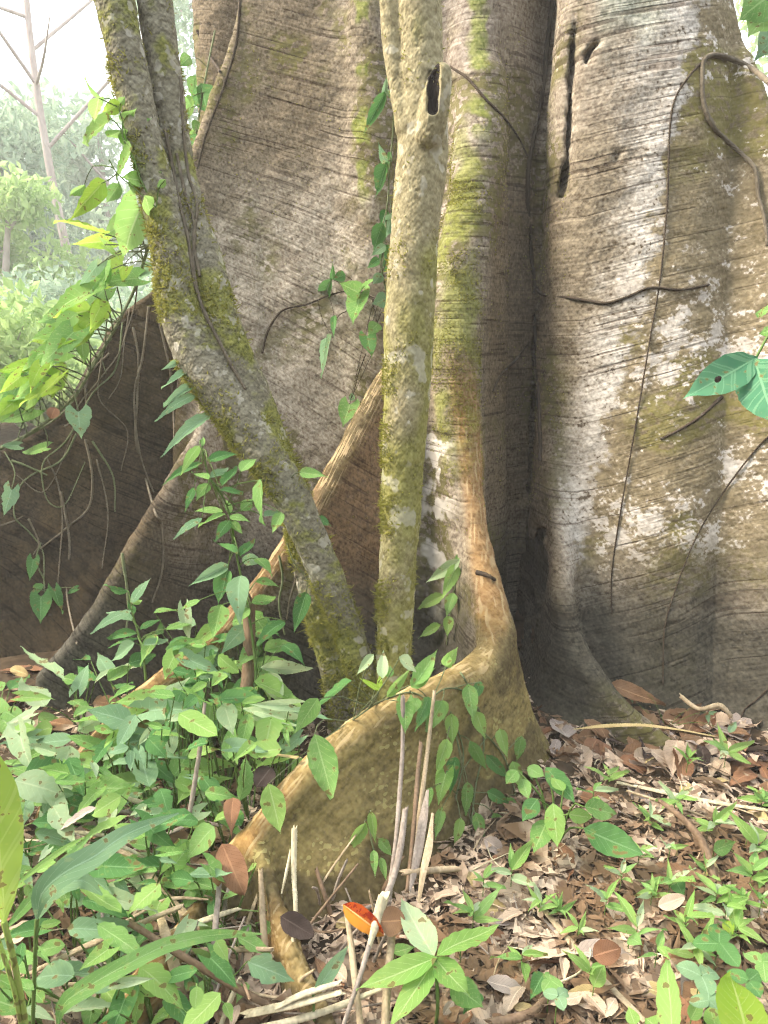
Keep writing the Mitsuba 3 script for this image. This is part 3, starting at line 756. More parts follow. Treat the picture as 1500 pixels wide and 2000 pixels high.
def leaf_mesh(kind, seed=0, nu=15, nv=6, ragged=0.0, curl=1.0):
    """Unit leaf: base at the origin, tip at x = 1, half width .5 in y, top side +z; with uv."""
    r = np.random.default_rng(seed)
    w, lobe, droop, fold, rip = OUTLINE[kind]
    t = np.linspace(0, 1, nu) ** .9
    from scipy.interpolate import PchipInterpolator
    half = PchipInterpolator(np.linspace(0, 1, len(w)), w)(t) * (1 + .018 * r.normal(size=nu))
    half[-1] = .004
    v = np.linspace(-1, 1, nv + 1)
    tt, vv = np.meshgrid(t, v, indexing='ij')
    hw = half[:, None] * np.ones_like(vv)
    if ragged:
        hw = hw * (1 - ragged * np.clip(r.normal(0, 1, (nu, 1)) * np.sign(vv), 0, 1.2))
    x = tt - lobe * np.abs(vv) ** 1.5 * (1 - tt) ** 3
    y = vv * hw
    bend = r.normal(0, .05)
    y = y + bend * tt ** 2
    ph = r.uniform(0, 6.28)
    z = -curl * droop * (1 + .5 * r.normal()) * tt ** 2 + fold * np.abs(y) * (1 + .4 * r.normal()) * 1.2 + rip * np.sin(tt * 34 + ph) * np.abs(vv) ** 1.5 + .05 * r.normal() * vv * tt + .03 * np.sin(tt * 5 + ph)
    V = np.stack([x, y, z], -1).reshape(-1, 3)
    a = (np.arange(nu - 1)[:, None] * (nv + 1) + np.arange(nv)[None]).reshape(-1)
    Fq = np.stack([a, a + nv + 1, a + nv + 2, a + 1], 1)
    return V, Fq, np.stack([tt, vv * .5 + .5], -1).reshape(-1, 2)


_leaf = {}


def leaf_shape(kind, variant, bsdf, M, **how):
    key = (kind, variant, tuple(sorted(how.items())))
    if key not in _leaf:
        fine = dict(nu=20, nv=8) if kind in ('big', 'strap') else {}
        V, Fq, uv = leaf_mesh(kind, hash_int(kind) + variant, **{**fine, **how})
        _leaf[key] = mikit.ply((V, Fq), None, smooth=True, uv=uv)
    return {**_leaf[key], 'bsdf': ref(bsdf), 'to_world': T(M.tolist())}


def hash_int(s): return sum((i + 1) * ord(c) for i, c in enumerate(s)) * 13 % 9973


def leaf_matrix(base, tip, width, hint):
    ax = tip - base
    L = np.linalg.norm(ax)
    ax = ax / L
    n = hint - ax * (hint @ ax)
    n = unit(n)
    s = np.cross(n, ax)
    M = np.eye(4)
    M[:3, 0], M[:3, 1], M[:3, 2], M[:3, 3] = ax * L, s * width, n * L, base
    return M


def visible_depth(px, py, Y, gap=.035):
    """Y, or a little in front of the giant tree where that lies nearer."""
    p, _ = hit(px, py)
    return Y if p is None else min(Y, p[1] - gap)


def on_ground(px, py, h, gap=.035):
    p = ground_at(px, py, h)
    return at(px, py, visible_depth(px, py, p[1], gap))


def leaf_points(bx, by, tx, ty, base, droop, rnd):
    """The tip on its own pixel's ray, at the depth that gives the leaf the wanted slope."""
    best, cost = None, 1e9
    flat = np.hypot(tx - bx, ty - by) / F * base[1]
    for dy in np.linspace(-1.1, 1.1, 23) * flat:
        q = at(tx, ty, base[1] + dy)
        L = np.linalg.norm(q - base)
        c = abs((q[2] - base[2]) / L - droop) + .35 * max(0, L / flat - 1.25)
        if c < cost: best, cost = q, c
    return best


class Plant:
    """A plant: leaves are parts; stems and leaf stalks make one part."""
    def __init__(self, name, label, cat, group=None, stem='stem_green', seed=0):
        self.key = thing(name, label, cat, group)
        self.stems, self.bsdf, self.r = MB(), stem, np.random.default_rng(seed + hash_int(self.key))
        self.bases = []

    def leaf3(self, kind, base, tip, width, mat, hint, name='leaf', **how):
        v = int(self.r.integers(0, 5))
        part(self.key, name, leaf_shape(kind, v, mat, leaf_matrix(base, tip, width, hint), **how))
        self.bases.append(base)

    def leaf(self, kind, bx, by, tx, ty, w, mat, base=None, Y=None, h=None, droop=-.25, face=.55, **how):
        """A leaf whose base and tip show at these pixels; w: its width in pixels."""
        if base is None:
            base = at(bx, by, Y) if Y is not None else on_ground(bx, by, h)
        tip = leaf_points(bx, by, tx, ty, base, droop, self.r)
        cam = unit(EYE - base)
        hint = face * cam + (1 - face) * np.array([0, 0, 1.0]) + self.r.normal(0, .22, 3)
        self.leaf3(kind, base, tip, w / F * base[1] * 1.12, mat, hint, **how)
        return base

    def stem(self, pts, r, sides=5, n=None):
        self.stems.add(tube(pts, r, sides, n))
        return self

    def stalks_to(self, root, r=.0022, sag=.03):
        for b in self.bases:
            m = (root * .45 + b * .55) + np.array([0, 0, sag]) + self.r.normal(0, .012, 3)
            self.stem([root, m, b], [r * 1.5, r * 1.1, r * .7], 4, 7)
        return self

    def nearest(self, line, r=.0018):
        """Leaf stalks from each leaf to the nearest point of a stem line."""
        line = np.asarray(line)
        for b in self.bases:
            d = np.linalg.norm(line - b, axis=1)
            q = line[int(np.clip(np.argmin(d) + self.r.integers(-6, 7), 0, len(line) - 1))]
            if d.min() > .004: self.stem([q, (q + b) / 2 + np.array([0, 0, .1 * d.min()]) + self.r.normal(0, .06 * d.min(), 3), b], [r * 1.2, r, r * .8], 4, 5)
        return self

    def done(self, name='stem'):
        if self.stems.n: part(self.key, name, self.stems.shape(self.bsdf))


def stem_line(rows, Yf=None, n=40):
    """rows (px, py, Y) -> dense 3D line."""
    return spline(np.array([at(*w) for w in rows]), n)


def wall_line(rows, lift=.012, n=60):
    P = []
    for px, py in rows:
        p, nn = hit(px, py)
        if p is None: continue
        P.append(p + unit(EYE - p) * lift)
    return spline(np.array(P), n)


GREENS = ['leaf_deep', 'leaf_mid', 'leaf_mid', 'leaf_light', 'leaf_blue']


# --- shrub with a thin upright stem and glossy leaves in front of the left face
def upright(name, label, line, rows, Y, mats, seed, stem='stem_green', kind='lance', r0=.006, face=.5, droop=-.2):
    P = Plant(name, label, 'plant', None, stem, seed)
    L = stem_line(line)
    for row in rows:
        bx, by, tx, ty, w = row[:5]
        m = row[5] if len(row) > 5 else mats[int(P.r.integers(len(mats)))]
        k = row[6] if len(row) > 6 else kind
        P.leaf(k, bx, by, tx, ty, w, m, Y=visible_depth(bx, by, Y + P.r.normal(0, .05)), droop=droop + P.r.normal(0, .15), face=face)
    P.stem(L, np.linspace(r0, r0 * .4, len(L)), 5, len(L)).nearest(L)
    P.done()
    return P


upright('leafy_shrub', 'tall thin-stemmed shrub with glossy lance-shaped leaves in front of the left bark face',
        [(505, 1420, 2.35), (497, 1280, 2.38), (482, 1180, 2.4), (462, 1085, 2.42), (450, 1010, 2.43), (430, 960, 2.44), (408, 930, 2.45), (398, 890, 2.45), (393, 862, 2.45)],
        [(390, 868, 352, 920, 20, 'leaf_light'), (395, 872, 398, 850, 8), (405, 900, 466, 880, 22), (395, 902, 312, 942, 17), (408, 938, 375, 920, 22), (410, 935, 448, 915, 18), (407, 943, 382, 972, 24), (380, 950, 360, 995, 14),
         (435, 998, 375, 992, 15), (430, 958, 475, 960, 13), (435, 950, 465, 910, 24), (470, 920, 500, 890, 26), (440, 1005, 388, 1022, 16), (448, 1007, 486, 1015, 17), (449, 1002, 443, 972, 14), (395, 1010, 337, 1046, 17), (449, 1015, 420, 1052, 22),
         (452, 1020, 472, 1042, 16), (470, 998, 497, 975, 22), (445, 1105, 368, 1142, 24), (465, 1085, 418, 1053, 20), (469, 1088, 500, 1052, 22), (472, 1090, 514, 1098, 24), (445, 1115, 422, 1182, 38), (469, 1122, 462, 1207, 42, 'leaf_blue'),
         (390, 1172, 348, 1188, 14), (432, 1182, 417, 1243, 38), (483, 1220, 432, 1272, 34), (510, 938, 505, 1018, 30), (515, 1010, 555, 1000, 24), (550, 1002, 530, 1042, 22), (500, 1135, 549, 1141, 22), (500, 1090, 532, 1117, 26),
         (557, 1213, 500, 1250, 30), (553, 1258, 594, 1292, 30), (505, 1305, 613, 1305, 26, 'leaf_pale'), (490, 1180, 540, 1165, 22), (488, 1190, 450, 1215, 24), (480, 1150, 440, 1160, 20), (500, 1260, 465, 1300, 30), (505, 1300, 540, 1340, 30), (495, 1240, 545, 1232, 26)],
        2.4, ['leaf_deep', 'leaf_blue', 'leaf_mid', 'leaf_mid'], 1)
upright('leafy_shrub', 'short shrub with blue-green lance-shaped leaves against the dark hollow beside the left buttress',
        [(285, 1330, 2.55), (277, 1265, 2.6), (268, 1230, 2.62), (258, 1195, 2.64), (251, 1155, 2.65)],
        [(250, 1155, 196, 1145, 17), (256, 1178, 294, 1122, 20), (257, 1190, 176, 1227, 24), (258, 1210, 208, 1186, 26), (258, 1180, 278, 1172, 14, 'leaf_light'), (268, 1236, 204, 1243, 18), (270, 1246, 208, 1258, 16), (273, 1228, 318, 1203, 18), (265, 1256, 213, 1290, 34), (305, 1240, 272, 1296, 30, 'leaf_mid'), (325, 1228, 385, 1210, 26, 'leaf_mid'), (262, 1200, 250, 1170, 14), (280, 1262, 330, 1250, 24)],
        2.6, ['leaf_blue', 'leaf_deep', 'leaf_blue'], 2)

# --- climbing vine with ovate leaves on the mossy tree, and long narrow leaves at its left side
line = stem_line([(352, 480, 2.62), (310, 415, 2.64), (275, 352, 2.64), (262, 312, 2.65), (240, 270, 2.66), (238, 232, 2.67), (218, 180, 2.7)])
P = Plant('climbing_vine', 'thin vine with translucent light green leaves climbing the outer side of the forked mossy tree', 'vine', None, 'stem_green', 4)
for row in [(213, 232, 153, 275, 32), (242, 247, 284, 230, 36), (235, 255, 212, 280, 36), (245, 255, 250, 292, 26), (235, 203, 196, 224, 22), (236, 200, 243, 190, 12), (196, 192, 163, 158, 14), (193, 192, 178, 232, 28), (257, 293, 205, 342, 48), (278, 352, 240, 345, 26),
            (278, 345, 310, 336, 16), (322, 352, 306, 372, 12), (232, 360, 203, 407, 24), (198, 358, 147, 428, 34), (165, 360, 133, 388, 18), (285, 385, 298, 428, 24), (262, 356, 255, 385, 20), (240, 238, 262, 215, 20), (252, 300, 230, 320, 18)]:
    P.leaf('ovate', *row, ['leaf_light', 'leaf_light', 'leaf_lime', 'leaf_mid'][int(P.r.integers(4))], Y=2.64 + P.r.normal(0, .04), droop=-.3 + P.r.normal(0, .15), face=.75)
P.stem(line, np.linspace(.004, .0018, len(line)), 5, len(line))
l2 = stem_line([(305, 405, 2.62), (265, 370, 2.6), (230, 340, 2.6), (213, 312, 2.6)])
P.stem(l2, .002, 4, 12)
P.nearest(np.vstack([line, l2])).done()
P = Plant('climbing_vine', 'five long narrow grey-green leaves fanning from the bend of the forked mossy tree', 'vine', None, 'vine_green', 5)
for row in [(350, 704, 318, 722, 11), (372, 724, 313, 756, 17), (390, 748, 318, 783, 15), (394, 762, 301, 812, 19), (416, 803, 316, 879, 23)]:
    P.leaf('lance', *row, 'leaf_blue', Y=2.55, droop=-.35, face=.6)
P.nearest(stem_line([(350, 695, 2.56), (378, 725, 2.55), (395, 755, 2.55), (420, 805, 2.52)])).stem(stem_line([(350, 695, 2.56), (378, 725, 2.55), (395, 755, 2.55), (420, 805, 2.52)]), .003, 5, 20).done()
P = Plant('climbing_vine', 'single green leaf poking out behind the lower mossy stem', 'vine', None, 'vine_green', 6)
P.leaf('ovate', 587, 922, 640, 929, 22, 'leaf_mid', Y=2.44, droop=-.1)
P.leaf('ovate', 620, 1012, 645, 1024, 18, 'leaf_deep', Y=2.5, droop=-.2)
P.nearest(stem_line([(570, 940, 2.46), (560, 925, 2.48), (600, 1010, 2.5)])).done()
P = Plant('climbing_vine', 'thin hanging stalk with one pointed leaf before the black hollow behind the mossy tree', 'vine', None, 'vine_green', 7)
P.leaf('ovate', 597, 1160, 573, 1236, 30, 'leaf_deep', Y=2.5, droop=-.7, face=.8)
P.stem(stem_line([(560, 1060, 2.55), (575, 1100, 2.52), (600, 1130, 2.5), (597, 1160, 2.5)]), .0022, 5, 14).done()

# --- leaves on the slim tree and the left face
P = Plant('climbing_vine', 'climber with drooping blue-green leaves up the shaded side of the straight slim tree', 'vine', None, 'vine_green', 8)
line = stem_line([(762, 620, 2.62), (752, 560, 2.62), (745, 520, 2.62), (752, 450, 2.62), (758, 380, 2.63), (762, 318, 2.63), (768, 250, 2.64), (770, 185, 2.64)])
for row in [(750, 185, 757, 146, 9), (752, 183, 705, 266, 20), (752, 318, 742, 286, 13), (757, 320, 727, 388, 26), (748, 437, 721, 502, 27), (752, 480, 725, 498, 16), (740, 507, 716, 523, 15), (765, 480, 743, 537, 32), (757, 413, 740, 440, 20), (757, 582, 727, 596, 28), (765, 420, 752, 470, 24), (745, 535, 726, 560, 18), (764, 300, 752, 330, 16), (768, 185, 752, 178, 12)]:
    P.leaf('ovate', *row, ['leaf_blue', 'leaf_blue', 'leaf_deep'][int(P.r.integers(3))], Y=2.62 + P.r.normal(0, .02), droop=-.6, face=.75)
P.stem(line, .0028, 5, 40).nearest(line).done()
P = Plant('climbing_vine', 'thin root vine with heart-shaped leaves creeping over the pale left bark face', 'vine', None, 'vine_dark', 9)
line = wall_line([(512, 690), (520, 655), (535, 625), (556, 604), (600, 594), (640, 578), (690, 568), (750, 590)], .015)
for row in [(648, 545, 619, 610, 24, 'ovate'), (648, 545, 652, 520, 9, 'ovate'), (673, 537, 649, 545, 18, 'ovate'), (700, 572, 666, 552, 32, 'ovate'), (702, 568, 736, 538, 20, 'ovate'), (702, 577, 688, 630, 42, 'heart'), (653, 618, 650, 656, 12, 'ovate'), (738, 632, 719, 652, 24, 'ovate'), (650, 660, 617, 732, 20, 'ovate'), (718, 658, 725, 695, 30, 'heart'), (683, 790, 670, 832, 36, 'heart'), (684, 782, 692, 765, 12, 'ovate')]:
    p, n = hit(row[0], row[1])
    P.leaf(row[5], *row[:5], ['leaf_blue', 'leaf_mid', 'leaf_deep'][int(P.r.integers(3))], Y=p[1] - .06, droop=-.6, face=.8)
P.stem(line, np.linspace(.006, .003, len(line)), 5, len(line))
for row in [[(700, 570), (690, 600), (660, 618), (650, 655)], [(720, 650), (735, 632), (745, 610)], [(690, 770), (700, 730), (715, 690)]]:
    P.stem(wall_line(row, .03, 16), .0022, 4, 16)
P.nearest(line, .0015).done()

# --- vine with pointed leaves hanging over the central buttress: three plants
def wall_vine(label, lines, rows, seed, mats=('leaf_mid', 'leaf_deep', 'leaf_mid', 'leaf_light'), lift=.035, kind='ovate', crest=False):
    P = Plant('creeping_vine', label, 'vine', None, 'vine_green', seed)
    LL = [wall_line(l, .008) for l in lines]
    for row in rows:
        p, n = hit(row[0], row[1])
        Y = on_ground(row[0], row[1], .1)[1] if p is None else p[1] - lift - P.r.random() * .03
        if crest: Y = float(np.interp(row[0], [432, 492, 552, 622, 700, 790, 875, 940], [1.74, 1.78, 1.84, 1.92, 2.0, 2.1, 2.22, 2.36])) - (.10 if row[3] > row[1] else .04) - P.r.random() * .03
        P.leaf(row[6] if len(row) > 6 else kind, *row[:5], row[5] if len(row) > 5 and row[5] else mats[int(P.r.integers(len(mats)))], Y=Y, droop=(-.75 if row[3] > row[1] else .5) + P.r.normal(0, .1), face=.8)
    for l in LL: P.stem(l, .0026, 5, len(l))
    P.nearest(np.vstack(LL), .0016).done()


wall_vine('creeping vine with drooping pointed leaves right of the central buttress knee',
          [[(840, 1365), (870, 1345), (905, 1350), (935, 1385), (945, 1460), (930, 1530), (920, 1610)], [(880, 1390), (905, 1470), (890, 1560)], [(945, 1430), (985, 1480), (1010, 1560), (1020, 1620)]],
          [(835, 1365, 812, 1428, 26), (862, 1372, 831, 1438, 33), (866, 1370, 868, 1408, 20), (915, 1340, 927, 1414, 30), (938, 1333, 926, 1372, 20), (930, 1392, 948, 1444, 27), (882, 1397, 884, 1458, 27), (872, 1447, 852, 1516, 27), (920, 1450, 953, 1511, 25), (952, 1477, 999, 1528, 25), (977, 1427, 990, 1482, 23),
           (890, 1483, 876, 1552, 27), (870, 1510, 857, 1572, 34, 'leaf_light', 'heart'), (912, 1530, 912, 1597, 25), (953, 1547, 1002, 1572, 25), (842, 1540, 836, 1578, 15), (1018, 1440, 1010, 1490, 22), (1002, 1490, 1022, 1545, 24), (1030, 1505, 1062, 1530, 22), (930, 1590, 945, 1650, 24), (965, 1590, 990, 1640, 24), (990, 1560, 1012, 1600, 26), (900, 1600, 888, 1655, 22), (1020, 1560, 1045, 1610, 24), (940, 1640, 930, 1690, 22), (862, 1580, 850, 1640, 20)], 11)
wall_vine('creeping vine of broad leaves over the central buttress crest by the slim tree',
          [[(840, 1370), (800, 1352), (740, 1372), (690, 1405), (650, 1430), (600, 1470), (545, 1520)], [(800, 1350), (840, 1310), (870, 1305)]],
          [(728, 1280, 693, 1320, 19, 'leaf_pale'), (748, 1322, 747, 1265, 23, 'leaf_pale'), (740, 1347, 698, 1320, 11, 'leaf_lime'), (742, 1345, 740, 1312, 12, 'leaf_lime'), (758, 1358, 806, 1303, 19, 'leaf_light'), (780, 1285, 817, 1313, 26, 'leaf_pale'), (812, 1335, 856, 1266, 32), (805, 1340, 851, 1300, 27), (792, 1373, 793, 1432, 36, None, 'heart'), (815, 1365, 800, 1400, 24), (760, 1322, 762, 1298, 18), (870, 1300, 900, 1262, 24), (872, 1300, 872, 1270, 20), (682, 1333, 590, 1391, 38), (618, 1367, 574, 1438, 36), (615, 1433, 652, 1558, 54, 'leaf_mid', 'big'), (525, 1530, 546, 1628, 50, 'leaf_light', 'big')], 12, lift=.05, crest=True)
wall_vine('short vine with pale drooping leaves on the inner face above the central buttress knee',
          [[(893, 1098), (888, 1150), (878, 1205), (872, 1260)]],
          [(895, 1095, 827, 1142, 23), (890, 1105, 867, 1167, 25), (885, 1160, 871, 1203, 23), (863, 1163, 812, 1190, 21), (878, 1205, 872, 1245, 21), (858, 1222, 812, 1245, 21), (892, 1098, 898, 1075, 8)], 13, mats=('leaf_pale', 'leaf_light', 'leaf_mid'))
wall_vine('few pointed leaves hanging low on the front foot of the central buttress',
          [[(720, 1590), (725, 1640), (740, 1690)]],
          [(713, 1610, 676, 1671, 26), (725, 1588, 732, 1649, 19), (742, 1640, 769, 1674, 23), (730, 1663, 733, 1712, 17), (745, 1677, 755, 1722, 15)], 14)

# --- philodendron crowding the stump-like top of the dark far-left buttress
P = Plant('philodendron', 'crowd of big bright green perforated leaves on the crest of the dark vine-hung buttress', 'plant', None, 'vine_green', 20)
rows = [(200, 455, 112, 415, 52, 'leaf_lime'), (255, 425, 192, 466, 34), (212, 470, 147, 476, 27, 'leaf_lime'), (272, 410, 240, 506, 58, 'leaf_light'), (205, 478, 241, 506, 20), (205, 510, 215, 554, 32, 'leaf_mid'), (302, 530, 239, 553, 34, 'leaf_blue'), (190, 520, 150, 569, 24, 'leaf_blue'), (172, 572, 93, 617, 48), (182, 535, 183, 607, 14, 'leaf_deep'), (158, 630, 78, 666, 44),
        (64, 722, -12, 730, 32, 'leaf_lime'), (125, 682, 48, 692, 48), (85, 690, 55, 717, 30), (100, 715, 105, 777, 52, 'leaf_lime'), (65, 755, -2, 790, 42, 'leaf_lime'), (70, 760, 47, 807, 28), (160, 668, 166, 707, 26), (110, 668, 112, 717, 18, 'leaf_blue'), (92, 875, 44, 884, 20, 'leaf_mid'), (37, 870, -3, 872, 16, 'leaf_blue')]
r = np.random.default_rng(5)
for k in range(34):
    t = r.random()
    bx, by = 250 * (1 - t) + 20 * t + r.normal(0, 22), 520 * (1 - t) + 800 * t + r.normal(0, 28)
    a = r.uniform(2.0, 4.0)
    L = r.uniform(45, 85)
    rows.append((bx, by, bx + L * math.cos(a), by + L * abs(math.sin(a)) * .8 + 8, L * .55, ['leaf_lime', 'leaf_light', 'leaf_lime', 'leaf_mid'][int(r.integers(4))]))
line = stem_line([(-60, 905, 3.45), (60, 845, 3.55), (140, 780, 3.62), (185, 710, 3.7), (225, 640, 3.78), (265, 560, 3.85), (290, 480, 3.6)], n=60)
for row in rows:
    Yb = float(np.interp(row[1], [420, 560, 700, 900], [3.3, 3.72, 3.62, 3.4])) + P.r.normal(0, .1)
    P.leaf('heart' if P.r.random() < .5 else 'ovate', *row[:5], row[5] if len(row) > 5 else 'leaf_light', Y=visible_depth(row[0], row[1], Yb, .08), droop=-.35 + P.r.normal(0, .2), face=.6)
P.stem(line, .008, 6, 60).nearest(line, .003).done()
P = Plant('philodendron', 'hanging heart-shaped leaf with a brown torn patch on the dark far-left buttress', 'plant', None, 'vine_green', 21)
P.leaf('heart', 153, 803, 157, 855, 44, 'leaf_blue', Y=visible_depth(153, 803, 3.4, .1), droop=-.75, face=.85, ragged=.12)
p = P.bases[0]
P.leaf3('ovate', p + [-.008, -.012, -.03], p + [.0, -.02, -.11], .03, 'dead_brown', unit(EYE - p), name='brown_patch')
P.stem([p, p + [-.03, .03, .1], p + [-.1, .1, .16]], .003, 5, 12).done()
P = Plant('philodendron', 'dark heart-shaped leaves low on the shaded far-left buttress', 'plant', None, 'vine_green', 22)
for row in [(65, 1093, 59, 1132, 22), (80, 1165, 80, 1217, 38), (105, 1153, 124, 1197, 26), (150, 1150, 130, 1160, 12), (70, 1150, 88, 1140, 18)]:
    p, n = hit(*row[:2])
    P.leaf('heart', *row, 'leaf_deep', Y=p[1] - .05, droop=-.7, face=.8)
l = wall_line([(80, 1060), (70, 1095), (85, 1130), (90, 1165), (105, 1150)], .03, 20)
P.stem(l, .003, 5, 20).nearest(l).done()
P = Plant('philodendron', 'grey-green torn leaf hanging at the picture edge before the dark buttress', 'plant', None, 'vine_green', 23)
P.leaf('heart', 22, 958, 8, 1008, 30, 'leaf_blue', Y=visible_depth(22, 958, 3.3, .08), droop=-.7, face=.8, ragged=.2)
p = P.bases[0]
P.stem([p, p + [.01, .03, .08], p + [-.05, .08, .16]], .003, 5, 10).done()
whole('dead_leaf', leaf_shape('oval', 3, 'dead_red', leaf_matrix(at(108, 795, 3.3), at(100, 818, 3.28), .055, np.array([.2, -1, .2]))), 'small reddish-brown round dead leaf caught on the crest of the dark buttress', 'dead leaf')


# ---------------------------------------------------------------- bare vines and roots on the bark
def bare_vine(label, rows, w, bsdf='vine_bark', lift=.008, name='vine', free=None, taper=.7, n=None):
    """rows: pixels on the bark; with three numbers a row stands free at that depth."""
    Q = []
    for row in rows:
        if len(row) == 3: Q.append(at(*row)); continue
        p, nn = hit(*row)
        if p is not None: Q.append(p + unit(EYE - p) * lift)
    Q = np.array(Q)
    r = w * (.62 if w < 10 else .8) / 2 / F * Q[0][1]
    whole(name, MB().add(tube(Q, np.linspace(r, r * taper, len(Q)), 7, n or 12 * len(Q), wob=.25, seed=len(labels))).shape(bsdf), label, 'vine' if name == 'vine' else 'root')


bare_vine('thick grey vine looping over the top of the pale right buttress and down its face', [(1560, 215, 3.0), (1500, 160, 3.05), (1470, 135), (1440, 120), (1405, 109), (1380, 112), (1372, 135), (1374, 200), (1392, 245), (1420, 275), (1450, 302), (1475, 332), (1482, 385), (1492, 420), (1500, 480)], 13, 'vine_bark', .015)
bare_vine('long thread-like vine running down the edge of the white lichen strip', [(1380, 112), (1345, 150), (1318, 195), (1308, 260), (1303, 400), (1290, 540), (1270, 660), (1240, 840), (1212, 1000), (1195, 1120), (1195, 1200)], 6, 'vine_dark', .004)
bare_vine('thin dark vine slanting down the mottled brown part of the right buttress', [(1520, 835), (1470, 885), (1400, 980), (1355, 1060), (1320, 1150), (1298, 1230), (1295, 1340)], 6, 'vine_dark', .004)
bare_vine('thin root crossing the white strip of the right buttress from the dark seam', [(1045, 560), (1062, 576), (1110, 581), (1150, 588), (1185, 592), (1230, 578), (1270, 562), (1330, 566), (1385, 556)], 9, 'vine_dark', .004)
bare_vine('dark vine filling the seam beside the right buttress', [(1082, -20), (1070, 80), (1058, 190), (1036, 300), (1030, 380), (1035, 470), (1044, 560), (1046, 650), (1052, 760), (1056, 900)], 12, 'vine_dark', .006)
bare_vine('short vine joining the dark seam from the central column', [(880, 130), (915, 155), (950, 195), (985, 230), (1010, 265), (1030, 305)], 8, 'vine_dark', .006)
bare_vine('twig-thin vine branching low across the recess beside the central buttress', [(1045, 650), (1010, 700), (980, 730), (962, 765)], 7, 'vine_dark', .006)
bare_vine('branching crack root at the lower edge of the right buttress', [(1510, 1335), (1480, 1365), (1455, 1385), (1445, 1410)], 7, 'vine_dark', .003)
bare_vine('dark slanting bark scar like a twig on the mottled wall', [(1410, 775), (1370, 812), (1330, 838), (1290, 858)], 10, 'vine_dark', .003, taper=.5)
r = np.random.default_rng(11)
where = ['along the crest of the dark far-left buttress', 'looping over the dark far-left buttress', 'hanging down the face of the dark far-left buttress', 'in the hollow between the dark buttress and the left buttress']
VL = [
    [(225, 600), (215, 660), (180, 710), (160, 760), (120, 810), (60, 850), (0, 880)], [(255, 600), (235, 680), (195, 740), (150, 800), (135, 860), (90, 960), (30, 930)], [(262, 640), (270, 700), (268, 780), (265, 860), (285, 940), (300, 1000), (318, 1030), (315, 1110), (300, 1180)],
    [(150, 850), (120, 900), (60, 930), (35, 960), (30, 1010), (55, 1040), (80, 1080), (85, 1150)], [(165, 860), (180, 920), (175, 990), (130, 1030), (80, 1070)], [(90, 890), (110, 940), (122, 1010), (115, 1080), (110, 1160)], [(240, 630), (225, 720), (180, 770), (130, 860), (85, 900), (85, 950), (100, 985), (130, 985), (165, 900)],
    [(290, 600), (278, 700), (262, 760), (262, 830), (278, 900), (300, 960)], [(310, 620), (330, 720), (338, 800), (342, 870)], [(20, 900), (45, 910), (90, 930)], [(0, 1030), (30, 1015), (45, 1010)], [(55, 1010), (75, 1060), (65, 1085)], [(180, 860), (220, 930), (225, 1000)], [(200, 700), (195, 780), (250, 840), (240, 920)],
    [(215, 690), (170, 740), (165, 800), (120, 830)], [(230, 560, 4.0), (235, 620), (200, 690), (205, 730)], [(270, 540, 4.0), (262, 600), (245, 660), (232, 740), (215, 780)], [(120, 960), (135, 1060), (130, 1160), (150, 1260)], [(240, 1080), (250, 1180), (240, 1260)], [(190, 900), (210, 1000), (200, 1110)]]
for i, v in enumerate(VL):
    Q = []
    for row in v:
        p = at(*row) if len(row) == 3 else hit(*row)[0]
        if p is not None: Q.append((p if len(row) == 3 else p + unit(EYE - p) * (.012 + .02 * r.random())) + r.normal(0, .004, 3))
    if len(Q) < 3: continue
    wdt = r.uniform(.004, .0075)
    whole('hanging_vine', MB().add(tube(np.array(Q), np.linspace(wdt, wdt * .6, len(Q)), 6, 14 * len(Q), wob=.25, seed=i)).shape(['vine_green', 'vine_bark', 'vine_bark'][i % 3]),
          f"{'long' if len(v) > 4 else 'short'} {['greenish', 'brown', 'brown'][i % 3]} vine {'winding' if i % 2 else 'trailing'} over the dark buttress {'at its crest' if np.mean([w[1] for w in v]) < 720 else 'mid-face' if np.mean([w[1] for w in v]) < 930 else 'low on its face'}{' near the hollow' if np.mean([w[0] for w in v]) > 220 else ''}", 'vine', 'vines trailing over the dark far-left buttress')
# vines that climb in the fork of the mossy tree
for i, (rows, lab) in enumerate([
    ([(322, 250), (338, 330), (352, 400), (368, 470), (382, 560), (410, 630), (445, 700), (480, 760)], 'bundle-like thin vine in the groove between the two mossy stems'),
    ([(345, 300), (362, 380), (380, 440), (378, 520), (395, 600), (425, 660), (455, 720)], 'second thin vine twisting down the fork of the mossy tree'),
    ([(352, 150), (358, 250), (368, 340), (385, 400), (378, 470), (390, 540)], 'thin dark vine down the inner edge of the upright mossy stem')]):
    mesh = trimesh.Trimesh(SURF[mossy][0], SURF[mossy][1], process=False) if i == 0 else mesh
    RM = RayMeshIntersector(mesh) if i == 0 else RM
    Q = []
    for px, py in rows:
        d = unit(at(px, py, 1) - EYE)
        loc, _, _ = RM.intersects_location([EYE], [d], multiple_hits=False)
        p = loc[0] if len(loc) else at(px, py, 2.75)
        Q.append(p + unit(EYE - p) * .004)
    whole('vine', MB().add(tube(np.array(Q), .0055, 6, 60, wob=.2, seed=i)).shape('vine_bark'), lab, 'vine')
bare_vine('dark vines down the trunk edge behind the upright mossy stem', [(470, -20), (462, 80), (440, 160), (418, 220), (400, 270), (385, 330)], 8, 'vine_dark', .01)
bare_vine('pale climbing stem on the rear trunk column', [(372, -20), (385, 60), (410, 110), (430, 140)], 9, 'vine_dark', .02)
bare_vine('curved rootlet wound over the orange-ridged buttress', [(345, 1262), (358, 1250), (368, 1262), (372, 1290), (366, 1312)], 7, 'stalk_tan', .012)
bare_vine('rootlets hanging in the black hollow behind the mossy tree', [(545, 1085, 2.6), (552, 1130, 2.58), (545, 1180, 2.57), (556, 1240, 2.56)], 9, 'vine_green')
